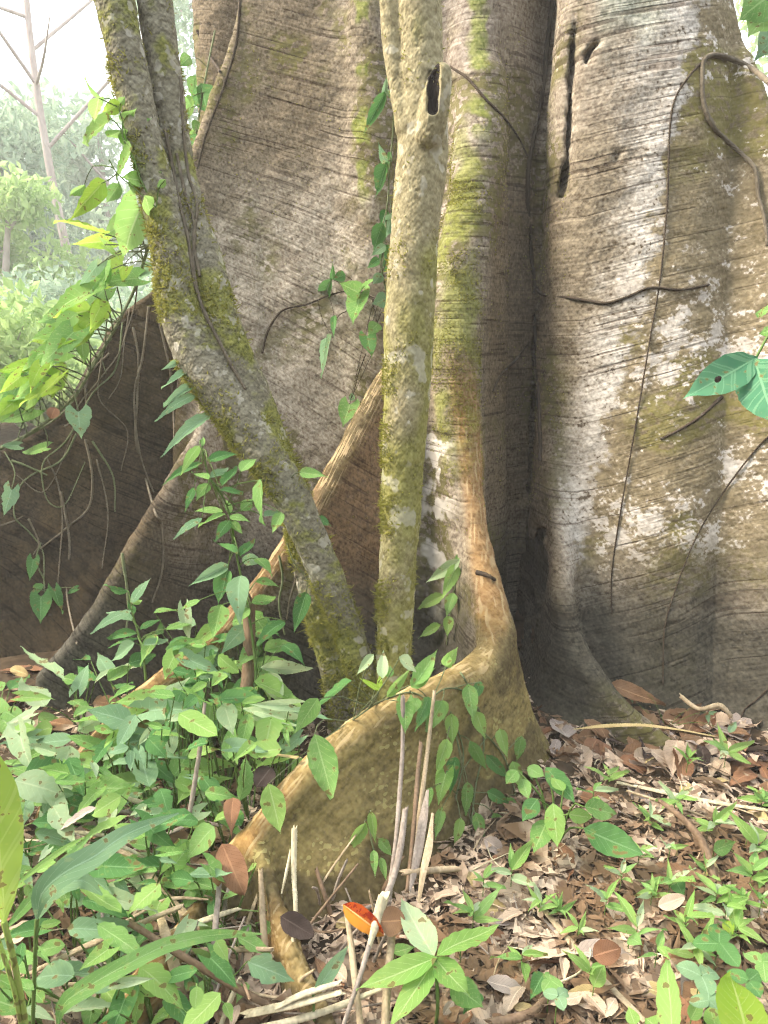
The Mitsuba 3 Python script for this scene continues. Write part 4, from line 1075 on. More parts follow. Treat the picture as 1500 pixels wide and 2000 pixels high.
bare_vine('thin pale rootlet beside the black hollow', [(560, 1095, 2.6), (578, 1120, 2.6), (566, 1170, 2.58), (560, 1210, 2.57)], 6, 'vine_bark')
bare_vine('dark knot of rootlets gripping the crest above the buttress knee', [(930, 1118), (948, 1122), (966, 1132), (985, 1148)], 12, 'vine_dark', .006, taper=.6)
bare_vine('thin runner stem lying along the crest of the central buttress', [(545, 1520), (600, 1465), (640, 1420), (680, 1385), (720, 1372), (775, 1395)], 7, 'vine_green', .012)
bare_vine('runner stem draped over the knee of the central buttress', [(860, 1298), (880, 1296), (900, 1315), (915, 1340)], 7, 'vine_green', .01)

# ---------------------------------------------------------------- ground plants left of the central buttress
C = [  # base x, y, tip x, y, width, material, kind, height above the ground
    (125, 1333, 40, 1262, 32, 'leaf_pale', 'lance', .2), (88, 1378, 50, 1333, 48, 'leaf_pale', 'oval', .16), (152, 1345, 175, 1292, 32, 'leaf_blue', 'heart', .16), (60, 1408, -5, 1440, 42, 'leaf_pale', 'ovate', .15), (95, 1462, 12, 1485, 24, 'leaf_mid', 'ovate', .12), (68, 1512, 12, 1497, 34, 'leaf_mid', 'oval', .12),
    (137, 1460, 110, 1535, 48, 'leaf_pale', 'ovate', .18), (185, 1335, 263, 1280, 22, 'leaf_pale', 'lance', .25), (213, 1330, 262, 1295, 28, 'leaf_mid', 'ovate', .25), (143, 1400, 205, 1365, 26, 'leaf_mid', 'lance', .2), (155, 1425, 210, 1395, 30, 'leaf_pale', 'ovate', .2), (230, 1405, 292, 1385, 34, 'leaf_light', 'heart', .22),
    (205, 1463, 262, 1405, 22, 'leaf_light', 'lance', .2), (270, 1455, 337, 1387, 18, 'leaf_pale', 'lance', .24), (328, 1480, 348, 1408, 24, 'leaf_pale', 'lance', .22), (290, 1355, 357, 1345, 30, 'leaf_light', 'ovate', .3), (303, 1378, 370, 1320, 28, 'leaf_pale', 'ovate', .3), (362, 1360, 394, 1335, 20, 'leaf_mid', 'ovate', .3),
    (385, 1315, 435, 1270, 28, 'leaf_mid', 'ovate', .36), (413, 1343, 463, 1290, 24, 'leaf_light', 'lance', .36), (460, 1357, 505, 1340, 32, 'leaf_light', 'ovate', .34), (452, 1365, 482, 1395, 30, 'leaf_mid', 'ovate', .3), (445, 1480, 455, 1405, 30, 'leaf_mid', 'ovate', .26), (340, 1280, 320, 1326, 37, 'leaf_light', 'heart', .42),
    (292, 1538, 273, 1463, 50, 'leaf_blue', 'oval', .2), (340, 1515, 370, 1470, 46, 'leaf_mid', 'oval', .18), (165, 1540, 262, 1525, 52, 'leaf_mid', 'ovate', .16), (197, 1600, 262, 1520, 42, 'leaf_light', 'ovate', .18), (467, 1565, 490, 1473, 38, 'leaf_mid', 'oval', .22), (345, 1525, 393, 1552, 28, 'leaf_light', 'ovate', .2),
    (230, 1440, 233, 1511, 25, 'leaf_mid', 'ovate', .2), (107, 1590, 167, 1535, 20, 'leaf_mid', 'lance', .14), (470, 1610, 440, 1560, 30, 'leaf_deep', 'ovate', .2), (420, 1600, 470, 1580, 30, 'leaf_light', 'ovate', .2), (500, 1335, 592, 1365, 42, 'leaf_light', 'ovate', .34), (553, 1378, 500, 1440, 36, 'leaf_pale', 'ovate', .3),
    (262, 1685, 233, 1706, 36, 'leaf_light', 'arrow', .14), (340, 1690, 392, 1626, 42, 'leaf_light', 'arrow', .16), (312, 1762, 298, 1802, 46, 'leaf_light', 'heart', .16), (335, 1650, 318, 1700, 36, 'leaf_light', 'heart', .16), (290, 1655, 250, 1640, 30, 'leaf_mid', 'ovate', .14),
    (430, 1810, 400, 1880, 28, 'leaf_mid', 'ovate', .08), (185, 1830, 178, 1892, 28, 'leaf_deep', 'oval', .08), (183, 1948, 175, 2004, 42, 'leaf_mid', 'oval', .08), (205, 1830, 215, 1895, 22, 'leaf_mid', 'lance', .09), (220, 1790, 195, 1770, 26, 'leaf_deep', 'ovate', .1), (245, 1785, 215, 1770, 28, 'leaf_deep', 'ovate', .1),
    (280, 1790, 262, 1800, 24, 'leaf_deep', 'ovate', .08), (260, 1830, 232, 1870, 26, 'leaf_blue', 'lance', .1), (145, 1905, 68, 1907, 58, 'leaf_blue', 'oval', .14), (55, 1885, 30, 1850, 40, 'leaf_mid', 'heart', .12), (28, 1945, -15, 1985, 30, 'leaf_mid', 'lance', .12), (380, 1905, 365, 1935, 30, 'leaf_deep', 'oval', .06),
    (395, 1915, 392, 1965, 26, 'leaf_mid', 'oval', .06), (360, 1970, 300, 1995, 34, 'leaf_mid', 'ovate', .08), (345, 1960, 285, 2010, 30, 'leaf_light', 'ovate', .09), (275, 1935, 258, 2015, 24, 'leaf_light', 'lance', .12), (435, 1755, 470, 1745, 30, 'leaf_mid', 'ovate', .1), (420, 1790, 410, 1740, 28, 'leaf_deep', 'ovate', .1),
    (395, 1735, 430, 1770, 30, 'leaf_mid', 'ovate', .1), (500, 1690, 475, 1700, 22, 'leaf_light', 'ovate', .14), (490, 1805, 460, 1850, 22, 'leaf_mid', 'lance', .08), (510, 1800, 545, 1830, 22, 'leaf_light', 'lance', .08), (505, 1780, 530, 1760, 20, 'leaf_light', 'lance', .08), (480, 1920, 460, 1960, 26, 'leaf_mid', 'ovate', .05)]
rg = np.random.default_rng(21)
C += [(20, 1345, 60, 1320, 34, 'leaf_deep', 'ovate', .12), (175, 1330, 150, 1300, 30, 'leaf_deep', 'heart', .14), (140, 1370, 180, 1385, 32, 'leaf_mid', 'ovate', .12), (10, 1390, 50, 1405, 36, 'leaf_mid', 'ovate', .12), (210, 1310, 190, 1275, 30, 'leaf_blue', 'heart', .2), (100, 1420, 60, 1432, 34, 'leaf_light', 'ovate', .12), (225, 1345, 260, 1330, 30, 'leaf_deep', 'ovate', .18), (150, 1330, 118, 1322, 24, 'leaf_mid', 'ovate', .12), (5, 1350, -20, 1330, 30, 'leaf_mid', 'lance', .12)]
CL = list(C)
for k in range(400):       # the rest of the thicket, leaf by leaf
    if k < 120: px, py = rg.uniform(-20, 640), rg.uniform(1290, 1560)
    elif k < 185: px, py = rg.uniform(-20, 520), rg.uniform(1500, 1740)
    elif k < 215: px, py = rg.uniform(-20, 560), rg.uniform(1700, 1990)
    elif k < 265: px, py = rg.uniform(300, 620), rg.uniform(1190, 1480)
    elif k < 355: px, py = rg.uniform(-20, 470), rg.uniform(1480, 1985)
    else:
        px = rg.uniform(70, 430); py = 1600 - (px - 70) * .95 + rg.normal(0, 25)
    if px > 500 and py > 1500 and rg.random() < .8: continue
    if 1500 < py < 1790 and px > 420 or px > 590 and py > 1330: continue
    if py < 1390 and px < 250 and rg.random() < .75: continue
    if px < 160 and py < 1330 or (535 < px and py < 1345): continue
    a = rg.uniform(-.5, 3.6)
    L = (rg.uniform(36, 80) if rg.random() < .5 else rg.uniform(70, 125)) * (.75 + .25 * (py - 1200) / 600)
    h = rg.uniform(.03, .30) + (.15 if py < 1480 and px > 250 else 0)
    CL.append((px, py, px + L * math.cos(a), py + L * math.sin(a) * .75, L * rg.uniform(.30, .56), ['leaf_mid', 'leaf_light', 'leaf_pale', 'leaf_deep', 'leaf_mid', 'leaf_blue', 'leaf_deep', 'leaf_deep', 'leaf_blue', 'leaf_light'][int(rg.integers(10))], ['ovate', 'ovate', 'lance', 'heart', 'oval', 'arrow'][int(rg.integers(6))], h))
cent = np.array([(c[0], c[1] * 1.3) for c in CL])
todo, _ = set(range(len(CL))), 0
while todo:                # leaves that grow close together make one plant
    i = min(todo)
    d = np.linalg.norm(cent - cent[i], axis=1)
    near = [j for j in np.argsort(d) if j in todo and d[j] < 95][:7]
    todo -= set(near)
    mx, my = np.mean([CL[j][0] for j in near]), np.mean([CL[j][1] for j in near])
    look = max(set(CL[j][5] for j in near), key=[CL[j][5] for j in near].count)
    form = max(set(CL[j][6] for j in near), key=[CL[j][6] for j in near].count)
    look = {'leaf_mid': 'mid-green', 'leaf_light': 'light green', 'leaf_pale': 'pale', 'leaf_deep': 'dark green', 'leaf_blue': 'blue-green'}[look]
    form = {'ovate': 'pointed oval', 'lance': 'lance-shaped', 'heart': 'heart-shaped', 'oval': 'rounded', 'arrow': 'arrow-shaped'}[form]
    if my > 1850: spot = 'at the lower edge left of the cream reed'
    elif my > 1700: spot = 'among tangled stems ' + ('behind the long strap leaf' if mx < 260 else 'before the central buttress tip')
    elif my > 1560: spot = 'below the orange-ridged buttress' if mx < 220 else 'left of the central buttress tip'
    elif my > 1440: spot = 'on the far-left ground under the orange ridge' if mx < 200 else 'in the middle of the thicket' if mx < 400 else 'along the central buttress crest'
    elif my > 1330: spot = 'at the foot of the orange ridge' if mx < 250 else 'in front of the orange ridge' if mx < 430 else 'beside the foot of the mossy tree'
    else: spot = 'high against the orange ridge' if mx < 430 else 'under the leafy shrub'
    P = Plant('ground_herb', f'herb with {look} {form} leaves {spot}', 'plant', 'herbs of the thicket left of the central buttress', 'stem_green', i)
    for j in near:
        bx, by, tx, ty, w, m, k, h = CL[j]
        P.leaf(k, bx, by, tx, ty, w, m, h=h, droop=(-.25 if ty > by else .15) + rg.normal(0, .3), face=.5, ragged=[0.0, 0.0, .08, .2][int(rg.integers(4))], curl=[.6, 1.0, 1.8][int(rg.integers(3))])
    b = np.mean(P.bases, 0)
    root = np.array([b[0] + rg.normal(0, .03), b[1] + .04, -.02])
    P.stalks_to(root, .0022, .02).done()

# ---------------------------------------------------------------- foreground plants
def blade(P, rows, widths, mat, normal, nv=8, name='leaf', fold=.12):
    """A long leaf along a line of points (px, py, Y); widths in pixels."""
    c = spline(np.array([[*at(*w[:3]), k / F * w[2]] for w, k in zip(rows, widths)]), 26)
    p, w = c[:, :3], c[:, 3]
    t = np.gradient(p, axis=0); t /= np.linalg.norm(t, axis=1, keepdims=True)
    s = np.cross(np.asarray(normal, float), t); s /= np.linalg.norm(s, axis=1, keepdims=True)
    n = np.cross(t, s)
    v = np.linspace(-1, 1, nv + 1)
    u = np.linspace(0, 1, 26)
    rip = .03 * np.sin(u * 31)[:, None] * np.abs(v)[None] ** 2
    V = p[:, None] + s[:, None] * (w[:, None] * .5 * v[None])[..., None] + n[:, None] * (w[:, None] * (fold * np.abs(v)[None] + rip))[..., None]
    a = (np.arange(25)[:, None] * (nv + 1) + np.arange(nv)[None]).reshape(-1)
    Fq = np.stack([a, a + nv + 1, a + nv + 2, a + 1], 1)
    uv = np.stack(np.broadcast_arrays(u[:, None], (v * .5 + .5)[None]), -1).reshape(-1, 2)
    part(P.key, name, mikit.ply((V.reshape(-1, 3), Fq), mat, smooth=True, uv=uv))


P = Plant('ginger_plant', 'large translucent yellow-green leaf on a ribbed stem at the picture edge', 'plant', None, 'stem_pale', 31)
blade(P, [(8, 1800, 1.12), (6, 1740, 1.12), (-4, 1640, 1.13), (-14, 1540, 1.15), (-22, 1450, 1.18)], [8, 60, 108, 96, 10], 'leaf_banana', (.35, -1, .3), fold=.06)
P.stem([at(8, 1800, 1.12), at(28, 1880, 1.13), at(52, 2010, 1.16), at(60, 2100, 1.2)], .0055, 7, 16).stem([at(-5, 1830, 1.14), at(25, 1925, 1.13), at(45, 2020, 1.16)], .004, 6, 12).done()
P = Plant('ginger_plant', 'long strap leaf arching up to the right on a slender green stem', 'plant', None, 'stem_green', 32)
blade(P, [(72, 1795, 1.22), (82, 1745, 1.22), (125, 1705, 1.24), (185, 1672, 1.28), (250, 1628, 1.34), (350, 1588, 1.42)], [6, 46, 58, 52, 36, 3], 'leaf_blue', (.1, -.75, .7), fold=.14)
P.stem([at(72, 1795, 1.22), at(68, 1880, 1.23), at(64, 2010, 1.25), at(64, 2100, 1.28)], .004, 6, 16).done()
P = Plant('ginger_plant', 'long narrow leaf sweeping low across the dead stalks to the right', 'plant', None, 'stem_green', 33)
blade(P, [(113, 2000, 1.2), (125, 1960, 1.2), (175, 1925, 1.22), (255, 1880, 1.26), (330, 1845, 1.32), (420, 1826, 1.38), (512, 1824, 1.45)], [6, 36, 44, 40, 34, 24, 3], 'leaf_mid', (0, -.7, .75), fold=.1)
P.stem([at(113, 2000, 1.2), at(110, 2060, 1.2)], .004, 6, 6).done()
P = Plant('ginger_plant', 'narrow light green leaves slanting together behind the long strap leaf', 'plant', None, 'stem_green', 34)
blade(P, [(15, 1810, 1.3), (50, 1770, 1.32), (110, 1700, 1.36), (180, 1630, 1.42)], [6, 26, 26, 3], 'leaf_mid', (.2, -.7, .7))
blade(P, [(30, 1730, 1.4), (80, 1690, 1.42), (130, 1655, 1.45), (165, 1635, 1.47)], [4, 14, 12, 3], 'leaf_light', (.2, -.7, .7))
blade(P, [(70, 1800, 1.35), (110, 1740, 1.38), (160, 1720, 1.4), (200, 1748, 1.42)], [6, 40, 36, 4], 'leaf_blue', (0, -.6, .8))
P.done()

P = Plant('broad_leaf_seedling', 'rosette of five broad pointed light green leaves near the lower edge', 'plant', None, 'stem_green', 35)
c0 = ground_at(850, 1872, .16)
for tx, ty, w, m, d in [(782, 1745, 66, 'leaf_pale', -.05), (975, 1790, 54, 'leaf_light', .0), (697, 1926, 54, 'leaf_light', -.1), (762, 2012, 52, 'leaf_light', -.2), (916, 1946, 60, 'leaf_light', -.25)]:
    P.leaf('big', 850, 1872, tx, ty, w, m, base=c0 + P.r.normal(0, .003, 3), droop=d, face=.45)
P.leaf('big', 880, 1915, 943, 1970, 58, 'leaf_mid', base=ground_at(880, 1915, .1), droop=-.3, face=.4)
P.stem([c0, ground_at(855, 1960, .08), ground_at(850, 2010, -.02)], .004, 6, 12).done()
P = Plant('broad_leaf_seedling', 'single upright grey-green blade between dead stalks near the rosette seedling', 'plant', None, 'stem_green', 36)
P.leaf('big', 612, 1942, 684, 1844, 32, 'leaf_blue', h=.05, droop=.45, face=.7)
P.stem([P.bases[0], P.bases[0] - [0, 0, .07]], .003, 5, 5).done()
P = Plant('broad_leaf_seedling', 'tall bright leaf standing up among trifoliate seedlings', 'plant', None, 'stem_green', 37)
P.leaf('big', 1312, 2040, 1297, 1868, 66, 'leaf_light', h=.16, droop=.45, face=.7)
P.stem([P.bases[0], P.bases[0] - [0, -.03, .2]], .004, 6, 6).done()
P = Plant('broad_leaf_seedling', 'broad yellow-green leaf nearest the photographer in the lower right corner', 'plant', None, 'stem_green', 38)
P.leaf('oval', 1470, 2060, 1425, 1895, 112, 'leaf_lime', h=.2, droop=.35, face=.7)
P.leaf('oval', 1400, 2010, 1385, 1965, 40, 'leaf_light', h=.12, droop=.2, face=.6)
P.stem([P.bases[0], P.bases[0] - [0, -.03, .24]], .005, 6, 6).done()

# leafy plant at the right foot of the central buttress
P = Plant('broad_leaf_seedling', 'bushy plant with ribbed dark green leaves at the right foot of the central buttress', 'plant', None, 'stem_green', 39)
for row in [(1140, 1618, 1262, 1673, 62, 'leaf_deep', .16), (1066, 1500, 1124, 1560, 42, 'leaf_deep', .22), (1140, 1576, 1208, 1586, 42, 'leaf_mid', .2), (1030, 1498, 1064, 1518, 28, 'leaf_mid', .2), (1080, 1570, 1090, 1650, 40, 'leaf_light', .18), (1110, 1590, 1160, 1600, 30, 'leaf_light', .2), (1070, 1600, 1040, 1660, 44, 'leaf_mid', .14), (1020, 1520, 1030, 1560, 26, 'leaf_mid', .2), (1010, 1505, 990, 1530, 26, 'leaf_mid', .22), (1050, 1560, 1020, 1600, 34, 'leaf_deep', .18), (1100, 1545, 1080, 1515, 30, 'leaf_light', .2)]:
    P.leaf('big', *row[:6], h=row[6], droop=-.25, face=.5)
P.stalks_to(ground_at(1085, 1660, -.01), .003).done()

# big ribbed leaves that reach in from the right
P = Plant('calathea_plant', 'two large blue-green ribbed leaves reaching in front of the mottled right buttress', 'plant', None, 'stem_green', 40)
P.leaf('big', 1476, 700, 1350, 770, 62, 'leaf_band', Y=2.15, droop=-.35, face=.75)
P.leaf('big', 1474, 702, 1500, 822, 84, 'leaf_band', Y=2.14, droop=-.6, face=.75)
P.leaf3('oval', at(1400, 735, 2.08), at(1404, 747, 2.08), .022, 'dead_dark', np.array([.1, -1, .3]), name='brown_patch')
P.stem([at(1476, 700, 2.15), at(1530, 650, 2.2), at(1620, 900, 2.3), at(1660, 1500, 2.3)], .004, 6, 24).done()
P = Plant('calathea_plant', 'small pair of torn green leaves at the picture edge above the large ribbed leaves', 'plant', None, 'stem_green', 41)
P.leaf('big', 1530, 590, 1470, 612, 34, 'leaf_mid', Y=2.2, droop=-.3, face=.7, ragged=.25)
P.leaf('big', 1535, 640, 1482, 648, 30, 'leaf_mid', Y=2.2, droop=-.3, face=.7, ragged=.2)
P.stem([at(1530, 590, 2.2), at(1560, 640, 2.2), at(1535, 640, 2.2)], .003, 5, 8).done()
P = Plant('calathea_plant', 'large backlit leaf hanging in the upper right corner beside the buttress edge', 'plant', None, 'stem_green', 42)
P.leaf('big', 1530, -30, 1440, 30, 72, 'leaf_mid', Y=3.4, droop=-.45, face=.6)
P.leaf('big', 1535, -5, 1462, 58, 66, 'leaf_light', Y=3.5, droop=-.6, face=.6)
P.leaf('ovate', 1530, 60, 1478, 106, 52, 'leaf_blue', Y=3.6, droop=-.6, face=.7)
P.stem([at(1530, -30, 3.4), at(1580, 0, 3.5), at(1530, 60, 3.6)], .004, 5, 10).done()
P = Plant('tree_foliage_spray', 'dark leafy spray in the gap behind the upright mossy stem', 'plant', None, 'vine_green', 43)
for row in [(392, 165, 410, 235, 42, 'leaf_deep'), (385, 150, 375, 215, 24, 'leaf_mid'), (375, 190, 360, 235, 22, 'leaf_light'), (390, 240, 375, 275, 26, 'leaf_mid'), (380, 255, 368, 300, 22, 'leaf_light'), (365, 215, 352, 180, 18, 'leaf_mid'), (370, 110, 350, 130, 20, 'leaf_mid'), (385, 275, 368, 262, 18, 'leaf_deep'), (380, 290, 372, 320, 18, 'leaf_lime')]:
    P.leaf('ovate', *row, Y=4.05, droop=-.6, face=.7)
P.nearest(stem_line([(420, 60, 4.2), (400, 160, 4.1), (385, 250, 4.08), (378, 300, 4.08)])).stem(stem_line([(420, 60, 4.2), (400, 160, 4.1), (385, 250, 4.08), (378, 300, 4.08)]), .005, 5, 24).done()

# ---------------------------------------------------------------- seedlings in the litter
spr = [(1345, 1480), (1190, 1515), (1420, 1465), (1320, 1560), (1270, 1595), (945, 1715), (1090, 1770), (1185, 1755), (1215, 1705), (1245, 1810), (1285, 1850), (1380, 1695), (1340, 1795), (1420, 1770), (1480, 1650), (1470, 1700), (1155, 1890), (925, 1780), (1020, 1865), (1400, 1745), (1450, 1750), (1490, 1560), (1000, 1700), (1310, 1650), (1275, 1740), (1160, 1545), (1395, 1605), (1055, 1760), (1130, 1810), (1310, 1720), (1440, 1810), (1360, 1850), (1250, 1660), (1490, 1750)]
rs = np.random.default_rng(33)
for i, (px, py) in enumerate(spr):
    n = int(rs.integers(4, 8))
    spot = ('close to the ochre strip' if py < 1530 else 'by the bleached stalks' if py < 1620 else 'beside the bent dark twig' if px > 1250 and py < 1720 else 'near the bushy ribbed plant' if px < 1130 and py < 1780 else 'near the rosette seedling' if px < 1130 else 'above the three-leaved seedlings' if px > 1320 else 'in the middle of the right litter')
    P = Plant('grassy_seedling', f"seedling of {['four', 'five', 'six', 'seven'][n - 4]} narrow pointed leaves {spot}", 'plant', 'narrow-leaved seedlings in the litter', 'stem_green', 50 + i)
    h = rs.uniform(.05, .10)
    b = on_ground(px, py, h)
    a0, big = rs.uniform(0, 6.28), rs.uniform(.6, 1.35)
    for k in range(n):
        a = a0 + k * 2.4
        L = rs.uniform(.045, .085) * big
        up = rs.uniform(-.25, 1.0)
        P.leaf3('lance', b + np.array([0, 0, -.012 * (k % 3)]), b + L * unit([math.cos(a), math.sin(a), up]), L * rs.uniform(.24, .34), ['leaf_light', 'leaf_mid', 'leaf_light', 'leaf_pale'][int(rs.integers(4))], np.array([0, -.3, 1]) + rs.normal(0, .2, 3))
    P.stem([b, b * [1, 1, .4] + [0, .006, 0], b * [1, 1, 0] + [0, .008, -.02]], .0013, 4, 5).done()
for i, (px, py, s) in enumerate([(1405, 1842, 56), (1370, 1905, 54), (1490, 1880, 46), (1462, 1915, 44), (1090, 1945, 34), (1075, 1915, 30), (1440, 1950, 40), (1385, 1955, 44)]):
    P = Plant('trifoliate_seedling', f"seedling with three rounded {['dark green', 'blue-green', 'mid-green'][i % 3]} leaflets {'near the curled pale twig' if px < 1200 else 'at the right edge' if px > 1455 else 'beside the tall bright leaf'}{', the larger one' if s > 50 else ''}", 'plant', 'three-leaved seedlings near the corner', 'stem_green', 120 + i)
    b = ground_at(px, py, .11)
    a0 = rs.uniform(0, 6.28)
    for k in range(3):
        a = a0 + k * 2.094 + rs.normal(0, .15)
        L = s / F * b[1] * 1.1
        P.leaf3('oval', b, b + L * unit([math.cos(a), math.sin(a), -.08 + rs.normal(0, .1)]), L * .8, ['leaf_deep', 'leaf_blue', 'leaf_mid'][i % 3], np.array([0, -.25, 1]) + rs.normal(0, .1, 3), name='leaflet')
    P.stem([b, b * [1, 1, .4] + [0, .01, 0], b * [1, 1, 0] + [0, .01, -.02]], .0014, 4, 6).done()
for i, (px, py, tx, ty, w, m) in enumerate([(1160, 1925, 1185, 1870, 34, 'leaf_light'), (1060, 1905, 1035, 1950, 34, 'leaf_deep'), (1320, 1720, 1335, 1750, 30, 'leaf_deep'), (1230, 1830, 1255, 1845, 34, 'leaf_mid'), (1240, 2000, 1225, 1960, 30, 'leaf_light'), (1280, 2005, 1260, 1985, 44, 'leaf_light'), (1395, 1660, 1445, 1645, 30, 'leaf_mid'), (1460, 1635, 1505, 1625, 34, 'leaf_light'), (1480, 1560, 1510, 1545, 30, 'leaf_mid'), (1420, 1800, 1430, 1830, 24, 'leaf_lime'), (1500, 1700, 1480, 1730, 30, 'leaf_light'), (930, 1935, 905, 1975, 46, 'leaf_deep'), (1350, 1990, 1375, 1940, 30, 'leaf_mid'), (900, 1850, 870, 1830, 28, 'leaf_lime'), (770, 1860, 810, 1845, 30, 'leaf_mid')]):
    P = Plant('ground_seedling', f"one-leaved {'bright' if 'li' in m else 'dark' if 'deep' in m else 'mid'} green seedling {'by the rosette' if px < 1000 else 'at the right edge' if px > 1450 else 'by the bent dark twig' if px > 1380 and py < 1700 else 'at the lower edge' if py > 1960 else 'in the middle of the right litter'}", 'plant', 'one-leaved seedlings in the litter', 'stem_green', 140 + i)
    P.leaf('ovate', px, py, tx, ty, w, m, h=.06, droop=.1, face=.5)
    P.stem([P.bases[0], P.bases[0] * [1, 1, 0] + [0, .01, -.02]], .0013, 4, 4).done()
P = Plant('ground_seedling', 'tiny blue-green seedling at the foot of the pale wall', 'plant', None, 'stem_green', 160)
for row in [(1232, 1352, 1222, 1340, 12), (1234, 1353, 1236, 1372, 14), (1385, 1395, 1402, 1388, 9), (1383, 1396, 1383, 1412, 9), (1425, 1430, 1440, 1405, 14)]:
    P.leaf('ovate', *row, 'leaf_blue', h=.06, droop=.1)
P.stalks_to(ground_at(1300, 1420, 0), .0008).done()

# ---------------------------------------------------------------- dead stalks, twigs and bark strips
def stick(name, label, rows, widths, bsdf, cat, group=None, sides=8, flat=1.0, wob=.12, hollow=False):
    Q = np.array([at(*w) for w in rows])
    W = np.array([w / 2 / F * q[1] for w, q in zip(widths, Q)])
    v, f = tube(Q, W, 9, max(14, 12 * len(Q)), wob=.22, seed=len(labels), flat=flat, jag=1.0)
    whole(name, MB().add((v, f)).shape(bsdf, smooth=40), label, cat, group)


def gy(px, py, h=.0): return (px, py, visible_depth(px, py, ground_at(px, py, h)[1], .03))


stick('dead_stalk', 'tall grey dry stalk leaning on the central buttress, left of the pair', [(787, 1363, 1.98), (786, 1460, 1.92), (780, 1560, 1.8), (773, 1640, 1.68), (758, 1765, 1.55)], [10, 9, 11, 10, 14], 'stalk_grey', 'dead stalk')
stick('dead_stalk', 'tall dry stalk with a split top leaning on the central buttress', [(848, 1352, 2.05), (838, 1440, 1.98), (825, 1545, 1.84), (812, 1640, 1.72), (806, 1700, 1.65)], [8, 9, 11, 10, 8], 'stalk_tan', 'dead stalk')
stick('dead_stalk', 'short brown dry stalk between the two tall ones', [(822, 1450, 1.93), (814, 1540, 1.82), (806, 1640, 1.7), (795, 1740, 1.58)], [9, 10, 11, 9], 'stalk_brown', 'dead stalk')
stick('leaf_sheath', 'grey curled leaf sheath hanging beside the dry stalks', [(835, 1545, 1.8), (825, 1610, 1.72), (812, 1690, 1.63), (800, 1740, 1.58)], [7, 22, 18, 6], 'stalk_grey', 'leaf sheath', flat=.35)
stick('leaf_sheath', 'pale papery leaf sheath drooping to the broken stalk', [(845, 1590, 1.74), (838, 1650, 1.66), (828, 1700, 1.6), (818, 1760, 1.55)], [5, 18, 16, 7], 'stalk_tan', 'leaf sheath', flat=.3)
stick('dead_stalk', 'long leaning grey stalk crossing the broken reed near the flame-coloured leaf', [(792, 1580, 1.72), (775, 1690, 1.6), (735, 1800, 1.48), (705, 1900, 1.38), (668, 2010, 1.3)], [13, 16, 13, 12, 10], 'stalk_grey', 'dead stalk')
stick('broken_reed', 'stubby tan reed with a frayed hollow end, upright among stalks', [(748, 1752, 1.5), (738, 1790, 1.48), (725, 1835, 1.44), (712, 1880, 1.41)], [24, 22, 14, 12], 'stalk_cream', 'reed')
stick('dead_stalk', 'straight pale stalk below the flame-coloured leaf', [(676, 1775, 1.55), (686, 1850, 1.47), (695, 1930, 1.39), (705, 2010, 1.32)], [11, 15, 16, 17], 'stalk_tan', 'dead stalk')
stick('dead_stalk', 'thick pale stalk standing under the rosette seedling', [(765, 1830, 1.48), (757, 1910, 1.4), (752, 2010, 1.32)], [18, 20, 22], 'stalk_tan', 'dead stalk')
stick('dead_stalk', 'bleached splintered stalk with a shrivelled leaf before the buttress foot', [(575, 1620, 1.68), (574, 1700, 1.62), (577, 1780, 1.55), (570, 1860, 1.48)], [14, 13, 10, 12], 'stalk_cream', 'dead stalk')
stick('dead_stalk', 'thin side splinter of the bleached stalk', [(568, 1660, 1.66), (558, 1710, 1.6), (550, 1745, 1.58)], [6, 7, 3], 'stalk_cream', 'dead stalk')
stick('broken_reed', 'cream-coloured flattened reed lying across the lower edge', [(480, 1980, 1.36), (560, 1965, 1.35), (668, 1938, 1.35)], [24, 26, 16], 'stalk_cream', 'reed', flat=.6)
stick('broken_reed', 'short mossy reed lying level at the foot of the tall stalks', [(786, 1705, 1.62), (840, 1700, 1.62), (892, 1697, 1.63)], [14, 15, 13], 'stalk_tan', 'reed')
stick('dead_stalk', 'flattened tan stalk slanting through the thicket', [gy(235, 1655, .12), gy(280, 1695, .11), gy(320, 1745, .09), gy(395, 1815, .04)], [24, 22, 20, 16], 'stalk_tan', 'dead stalk', flat=.4)
stick('dead_stalk', 'broad grey bark strip standing in the thicket', [gy(308, 1775, .1), gy(325, 1830, .08), gy(345, 1900, .05), gy(357, 1960, .02)], [14, 26, 27, 20], 'stalk_tan', 'bark strip', flat=.35)
stick('dead_stalk', 'thin upright grey stalk among the pale leaves', [(400, 1375, 1.95), (392, 1450, 1.9), (380, 1530, 1.85), (366, 1612, 1.8)], [7, 10, 11, 11], 'stalk_grey', 'dead stalk')
stick('dead_stalk', 'straw-yellow stalk leaning at the lower edge', [gy(470, 1912, .08), gy(450, 1955, .05), gy(428, 2010, .01)], [13, 13, 11], 'stalk_cream', 'dead stalk')
stick('twig', 'thin grey twig slanting beside the straw-yellow stalk', [gy(478, 1790, .12), gy(450, 1860, .09), gy(425, 1930, .06), gy(400, 2010, .02)], [5, 7, 8, 8], 'stalk_grey', 'twig')
stick('dead_stalk', 'upright grey stem carrying leaves in the lower thicket', [gy(196, 1700, .18), gy(200, 1790, .12), gy(198, 1880, .06), gy(192, 1960, .01)], [6, 8, 9, 10], 'stalk_grey', 'dead stalk')
stick('dead_stalk', 'pale stalk bowed over the left ground leaves', [gy(52, 1672, .06), gy(110, 1638, .08), gy(170, 1628, .08), gy(320, 1650, .06)], [9, 12, 10, 6], 'stalk_cream', 'dead stalk')
stick('dead_stalk', 'cut pale stalk end beside the orange ridge foot', [gy(48, 1525, .1), gy(38, 1560, .06), gy(25, 1600, .02)], [16, 18, 16], 'stalk_cream', 'dead stalk')
